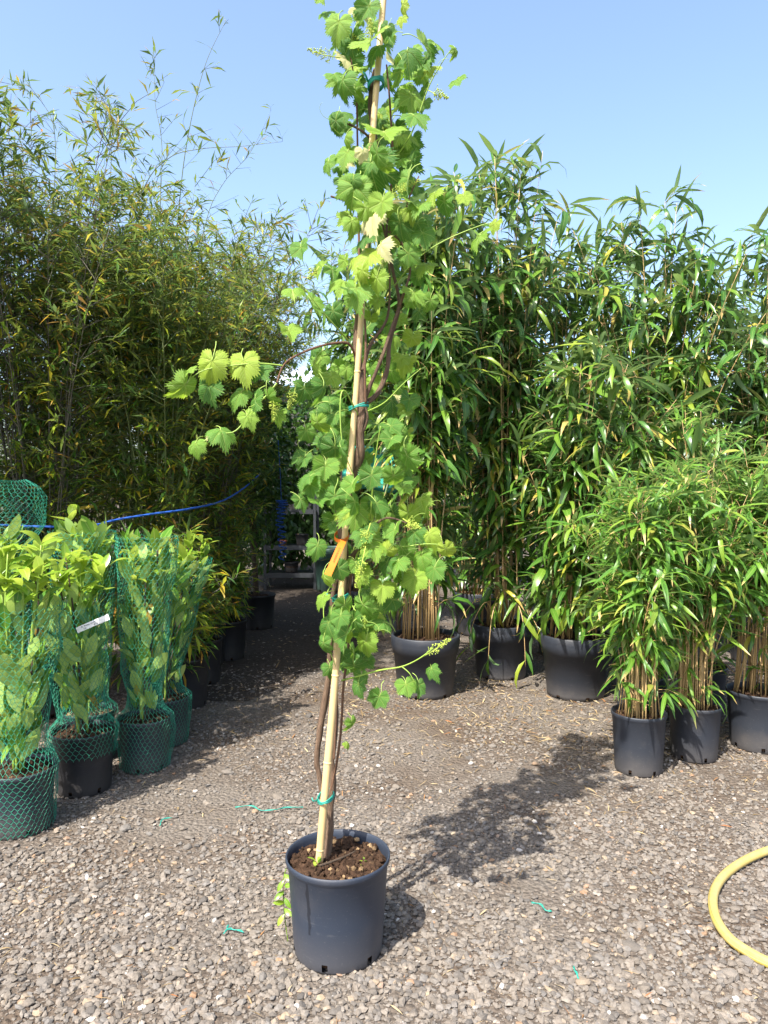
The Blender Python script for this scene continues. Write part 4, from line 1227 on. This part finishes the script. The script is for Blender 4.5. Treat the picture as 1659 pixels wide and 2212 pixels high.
stalk = smooth_path([(0, 0, 0), (-.012, .002, .10), (-.016, 0, .20), (-.006, .002, .25)], 5)
m_w.tube(stalk, .0016, 4)
for k in range(8):
    z = .10 + .019 * k
    m = mat_from((-.012, 0, z), (-.5 + (k % 2) * .9, -.5, -.5 + .4 * (k % 3)), (-.3, -.8, .5), .042)
    m_w.add(V @ m[:3, :3].T + m[:3, 3], [F], U)
wp = G(620, 2010)
obj('weed', m_w.mesh('weed', [M_LAUREL_NEW]), None, (VX - .165, VY + .02, 0), 'yellow green weed growing up against the side of the grapevine pot', 'weed')

tq = smooth_path([P(690, 1870, 2.29), P(715, 1862, 2.31), P(745, 1850, 2.34), P(768, 1838, 2.37)], 4)
obj('twig', MB().tube(tq, [.004, .0035, .002], 6).mesh('twig', [M_TRUNK]), label='short dry twig lying on the soil of the grapevine pot', cat='twig')
# cane
cp = smooth_path([P(689, 1866, 2.325), P(703, 1700, 2.325), P(716, 1560, 2.325), P(730, 1390, 2.325), P(744, 1170, 2.325), P(761, 950, 2.325), P(769, 850, 2.325), P(780, 690, 2.33), P(803, 320, 2.335), P(813, 190, 2.335), P(828, 0, 2.335), P(838, -150, 2.335)], 8)
cn = len(cp)
rads = [.0135] * cn
mb = MB().tube(cp, [.0128, .0125, .0112, .0100, .0096, .0096, .0098, .0100, .0100], 14)
clen = np.cumsum([0] + [(cp[i + 1] - cp[i]).length for i in range(cn - 1)])
for s in (.02, .31, .60, .93, 1.24, 1.55, 1.86, 2.16, 2.47, 2.76):
    i = min(int(np.searchsorted(clen, s)), cn - 2)
    d = (cp[i + 1] - cp[i]).normalized()
    rn = float(np.interp(i / cn, np.linspace(0, 1, 9), [.0128, .0125, .0112, .0100, .0096, .0096, .0098, .0100, .0100]))
    mb.tube([cp[i] - d * .004, cp[i] - d * .001, cp[i] + d * .001, cp[i] + d * .004], [rn, rn + .0016, rn + .0016, rn], 14, caps=False)
cane = obj('bamboo_cane', mb.mesh('bamboo_cane', [M_CANE]), label='long yellow bamboo cane staking the grapevine upright in its pot', cat='cane')
def tie(px, py, Y, rx, ry, turns=3, mat=M_TWINE, thick=.0022, tail=True):
    c = P(px, py, Y)
    pts = []
    for i in range(turns * 20):
        a = i * 6.283 / 20
        pts.append(c + Vector((rx * math.cos(a), ry * math.sin(a), .004 * math.sin(a * .5 + i * .3) + (i / (turns * 20) - .5) * .010 + .005 * math.cos(a))))
    mb = MB().tube(pts, thick, 5)
    if tail:
        mb.tube(smooth_path([c + Vector((-rx, -ry * .4, 0)), c + Vector((-rx - .008, -ry - .004, .008)), c + Vector((-rx - .014, -ry, .018))], 4), thick, 5)
    obj('tie', mb.mesh('tie', [mat]), cane)
tie(704, 1721, 2.352, .026, .050, 3)
tie(775, 879, 2.330, .031, .026, 3, tail=False)
tie(812, 182, 2.350, .024, .035, 5, thick=.0032)
tie(736, 1290, 2.350, .026, .045, 3)

# orange tag
ta, tb = P(741, 1168, 2.270), P(708, 1242, 2.180)
me, ax, wd, nn = ribbon(ta, tb, .021, M_TAG, 'plant_tag', .002)
tag = obj('plant_tag', me, label='orange plastic plant tag looped round the vine trunk', cat='tag')
lp = []
c = P(738, 1158, 2.345)
V = []; n = 24
for i in range(n):
    a = i * 6.283 / n
    for dz, dr in ((-.006, 0), (.006, 0), (.006, .0012), (-.006, .0012)):
        V.append(tuple(c + Vector(((.022 + dr) * math.cos(a), (.055 + dr) * math.sin(a), dz + .012 * math.sin(a)))))
F = [(i * 4 + k, i * 4 + (k + 1) % 4, ((i + 1) % n) * 4 + (k + 1) % 4, ((i + 1) % n) * 4 + k) for i in range(n) for k in range(4)]
obj('loop', MB().add(V, [F]).mesh('loop', [M_TAG], False), tag)
ink = MB()
for k in range(9):
    s = .030 + .0065 * k
    q = ta + ax * s + nn * .0022
    ink.tube([q - wd * .003, q + ax * .003 + wd * .003, q + ax * .005 - wd * .002], .0007, 3)
obj('lettering', ink.mesh('lettering', [M_INK_RED]), tag)

# ================================================================== BACKGROUND OF THE PATH
def shrub(name, label, cat, x, y, z0, z1, rx, ry, n, leaf, kind=K_SHRUB, seed=0, nparts=60, trunks=4, group=None, pot=None):
    rg = np.random.default_rng(seed)
    root = empty(name, (x, y, 0), label, cat, group)
    zc = (z0 + z1) / 2; hz = (z1 - z0) / 2
    mb = MB(); clumps = []
    zb = 0.
    if pot:
        add_pot(root, pot[0], pot[1], M_POT_BLACK, 'lip', .85); add_soil(root, pot[0], pot[1], pot[1] - .03, 20, seed); zb = pot[1] - .05
    for t in range(trunks):
        a = rg.uniform(0, 6.28)
        e = np.array([rx * .6 * math.cos(a), ry * .6 * math.sin(a), zc + hz * rg.uniform(.2, .8)])
        mb.tube(smooth_path([(rg.normal(0, .02), rg.normal(0, .02), zb), (e[0] * .3, e[1] * .3, zb + (e[2] - zb) * .5), tuple(e)], 4), [.03, .02, .006], 6)
        obj('trunk', mb.mesh('trunk', [M_TRUNK]), root); mb = MB()
    for k in range(26):
        d = rg.normal(0, 1, 3); d /= np.linalg.norm(d); q = rg.uniform(.45, 1.)
        clumps.append(np.array([d[0] * rx * q, d[1] * ry * q, zc + d[2] * hz * q]))
    mats = []; var = []
    for k in range(n):
        c = clumps[rg.integers(26)]
        o = c + rg.normal(0, 1, 3) * np.array([rx, ry, hz]) * .2
        d = (o - np.array([0, 0, zc])) + rg.normal(0, .5, 3)
        mats.append(mat_from(o + [x, y, 0], d, (rg.normal(0, .5), rg.normal(0, .5), 1), leaf * rg.uniform(.6, 1.2))); var.append(rg.integers(len(kind.mesh)))
    place_leaves(root, kind, mats, var, nparts)
    return root

shrub('climbing_shrub', 'lobed green climber hanging beside the blue coil, end of the hedge', 'shrub', -1.35, 7.8, 1.1, 2.6, .38, .45, 2600, .08, seed=1, nparts=150, pot=(.2, .36))
shrub('leafy_shrub', 'dark evergreen standing right behind the steel rack', 'shrub', -1.5, 12.3, .0, 3.3, 1.1, .7, 9000, .13, seed=2)
shrub('leafy_shrub', 'dark evergreen leaning over the steel rack from the hedge side', 'shrub', -2.5, 10.9, .2, 3.6, .75, .9, 6000, .13, seed=8)
shrub('leafy_shrub', 'sunlit shrub behind the green tub', 'shrub', -.1, 12.6, .0, 3.0, .9, .7, 7000, .11, seed=3)
shrub('leafy_shrub', 'dark shrub beyond the bamboo at the mouth of the path', 'shrub', 1.3, 11.4, .0, 3.2, 1.2, .8, 6000, .12, seed=4)
shrub('leafy_shrub', 'round shrub beyond the wide spreading bamboo', 'shrub', 3.2, 10.2, .0, 3.2, 1.4, .8, 4000, .13, seed=5)
shrub('leafy_shrub', 'wide shrub at the very back of the hedge', 'shrub', -4.4, 10.0, .0, 3.8, 1.6, .9, 4000, .14, seed=6)
shrub('leafy_shrub', 'tall shrub beyond the yellowing bamboo', 'shrub', 5.6, 9.0, .0, 3.2, 1.3, .8, 3500, .13, seed=7)

# steel plant rack
rk = empty('plant_rack', (-1.36, 10.9, 0), 'dark steel plant rack with three shelves at the end of the shaded path', 'rack')
for sx in (-.36, .36):
    for sy in (-.25, .25):
        mb = MB().box((sx - .018, sy - .018, 0), (sx + .018, sy + .018, 1.5))
        obj('post', mb.mesh('post', [M_METAL], False), rk)
for z in (.20, .60, 1.12):
    mb = MB().box((-.34, -.265, z), (.34, .265, z + .03)); mb.box((-.34, -.275, z - .02), (.34, -.266, z + .045))
    obj('shelf', mb.mesh('shelf', [M_METAL], False), rk)
RK = 'pots on the plant rack'
for i, (dx, z, r, h, lab) in enumerate(((.16, .632, .10, .17, 'black nursery pot on the middle shelf of the rack'), (-.12, .632, .06, .08, 'small terracotta pot on the middle shelf of the rack'), (.0, .232, .11, .16, 'black nursery pot on the lowest shelf of the rack'))):
    e = empty('nursery_pot', (-1.36 + dx, 10.82, z), lab, 'pot', RK)
    add_pot(e, r, h, M_TERRA if i == 1 else M_POT_BLACK, 'lip', .8); add_soil(e, r, h, h - .02, 10, i)
mb = MB().box((-.30, -.2, 0), (.30, .2, .015))
for b in (((-.30, -.2, .015), (.30, -.185, .09)), ((-.30, .185, .015), (.30, .2, .09)), ((-.30, -.185, .015), (-.285, .185, .09)), ((.285, -.185, .015), (.30, .185, .09))): mb.box(*b)
obj('plant_tray', mb.mesh('plant_tray', [M_POT_BLACK], False), None, (-1.36, 10.9, 1.152), 'black tray of seedlings on the top shelf of the rack', 'tray')

# green tub beyond the rack
e = empty('plant_tub', (-.72, 10.6, 0), 'dull green tub beside the steel rack', 'tub')
m_tub = pot_mat('green_tub_plastic', (.03, .07, .055), .4)
add_pot(e, .30, .62, m_tub, 'wide', .82); add_soil(e, .30, .62, .58, 20, 77)

# blue coil of hose
cc = P(608, 1150, 7.6)
pts = []
for i in range(220):
    t = i / 219; a = t * 6.283 * 15
    z = cc.z + .33 - .62 * (t ** 1.6)
    rr = .045 * (1.1 - .35 * t) * (1 + .25 * math.sin(i * .31))
    pts.append((cc.x + rr * math.cos(a) + .012 * math.sin(t * 9), cc.y + rr * math.sin(a), z))
mb = MB().tube(pts, .0055, 5)
mb.tube(smooth_path([(cc.x, cc.y, cc.z + .33), (cc.x - .01, cc.y, cc.z + .6), (cc.x - .03, cc.y, cc.z + .95)], 5), .004, 5)
obj('coil_cord', mb.mesh('coil_cord', [M_ROPE]), label='blue coiled cord hanging in front of the steel rack', cat='cord')

# teal sheet behind the vine
def sheet():
    a = P(738, 968, 6.5); b = P(862, 1060, 6.5)
    V = []; nx, nz = 14, 8
    for j in range(nz + 1):
        for i in range(nx + 1):
            u, v = i / nx, j / nz
            V.append((a.x + (b.x - a.x) * u, 6.5 + .05 * math.sin(u * 11 + v * 2) + .03 * math.sin(v * 6) + .10 * v, a.z + (b.z - a.z) * v + .02 * math.sin(u * 5)))
    F = [(j * (nx + 1) + i, j * (nx + 1) + i + 1, (j + 1) * (nx + 1) + i + 1, (j + 1) * (nx + 1) + i) for j in range(nz) for i in range(nx)]
    o = obj('tarpaulin', make_mesh('tarpaulin', V, [F], None, [M_TEAL]), label='teal plastic sheet hanging behind the grapevine', cat='tarpaulin')
    md = o.modifiers.new('thickness', 'SOLIDIFY'); md.thickness = .004
    z0 = min(a.z, b.z)
    for k, sx in enumerate((a.x, b.x)):
        obj('post', MB().tube([(sx, 6.62, 0), (sx, 6.62, max(a.z, b.z) + .05)], .02, 8).mesh('post', [M_TRUNK]), o)
sheet()

# shed behind everything
sh = empty('shed', (-2.2, 18.0, 0), 'low dark shed with pale metal roof glimpsed behind the grapevine', 'shed')
obj('wall', MB().box((-2.6, 0, 0), (2.6, 3, 3.9)).mesh('wall', [M_WALL], False), sh)
V = []
for i in range(61):
    xx = -2.9 + 5.8 * i / 60; zz = .03 * math.sin(i * 1.57)
    V += [(xx, -.35, 3.92 + zz), (xx, 3.3, 4.9 + zz), (xx, 3.3, 4.88 + zz), (xx, -.35, 3.90 + zz)]
F = [(i * 4 + k, i * 4 + 4 + k, i * 4 + 4 + (k + 1) % 4, i * 4 + (k + 1) % 4) for i in range(60) for k in range(4)]
obj('roof', make_mesh('roof', V, [F], None, [M_ROOF]), sh)

# ================================================================== ON THE GROUND
hp = smooth_path([G(1800, 1815), G(1730, 1828), G(1659, 1848), G(1605, 1872), G(1562, 1905), G(1541, 1945), G(1545, 1992), G(1572, 2036), G(1610, 2066), G(1660, 2093), G(1760, 2130)], 8)
hp = [p + Vector((0, 0, .020)) for p in hp]
obj('garden_hose', MB().tube(hp, .0165, 20).mesh('garden_hose', [hose_mat()]), label='dusty yellow garden hose with a pale blue stripe curving on gravel', cat='hose')

TW = 'bits of green twine'
def twine(pl, label, r=.0018):
    pts = smooth_path([G(*q) + Vector((0, 0, .012 + .004 * (i % 2))) for i, q in enumerate(pl)], 6)
    mb = MB().tube(pts, r, 5)
    mb.tube([p + Vector((.003 * math.sin(i), .004 * math.cos(i * .8), .002)) for i, p in enumerate(pts)], r * .8, 5)
    obj('twine', mb.mesh('twine', [M_TWINE]), None, None, label, 'twine', TW)
twine([(508, 1750), (540, 1748), (565, 1756), (590, 1757), (620, 1750), (655, 1751)], 'longest strand of green twine on gravel behind the grapevine pot')
twine([(345, 1790), (352, 1778), (372, 1772)], 'short curved green twine on gravel near the netted laurels')
twine([(483, 2025), (492, 2018), (508, 2016), (527, 2024)], 'hooked green twine on gravel beside the grapevine pot base')
twine([(488, 2020), (494, 2008)], 'tiny stub of green twine lying across the hooked piece')
twine([(1148, 1958), (1165, 1962), (1180, 1974), (1192, 1978)], 'bent green twine on open gravel between pot and hose')
twine([(1238, 2098), (1243, 2110), (1250, 2122)], 'thin straight green twine on gravel in front of the hose')
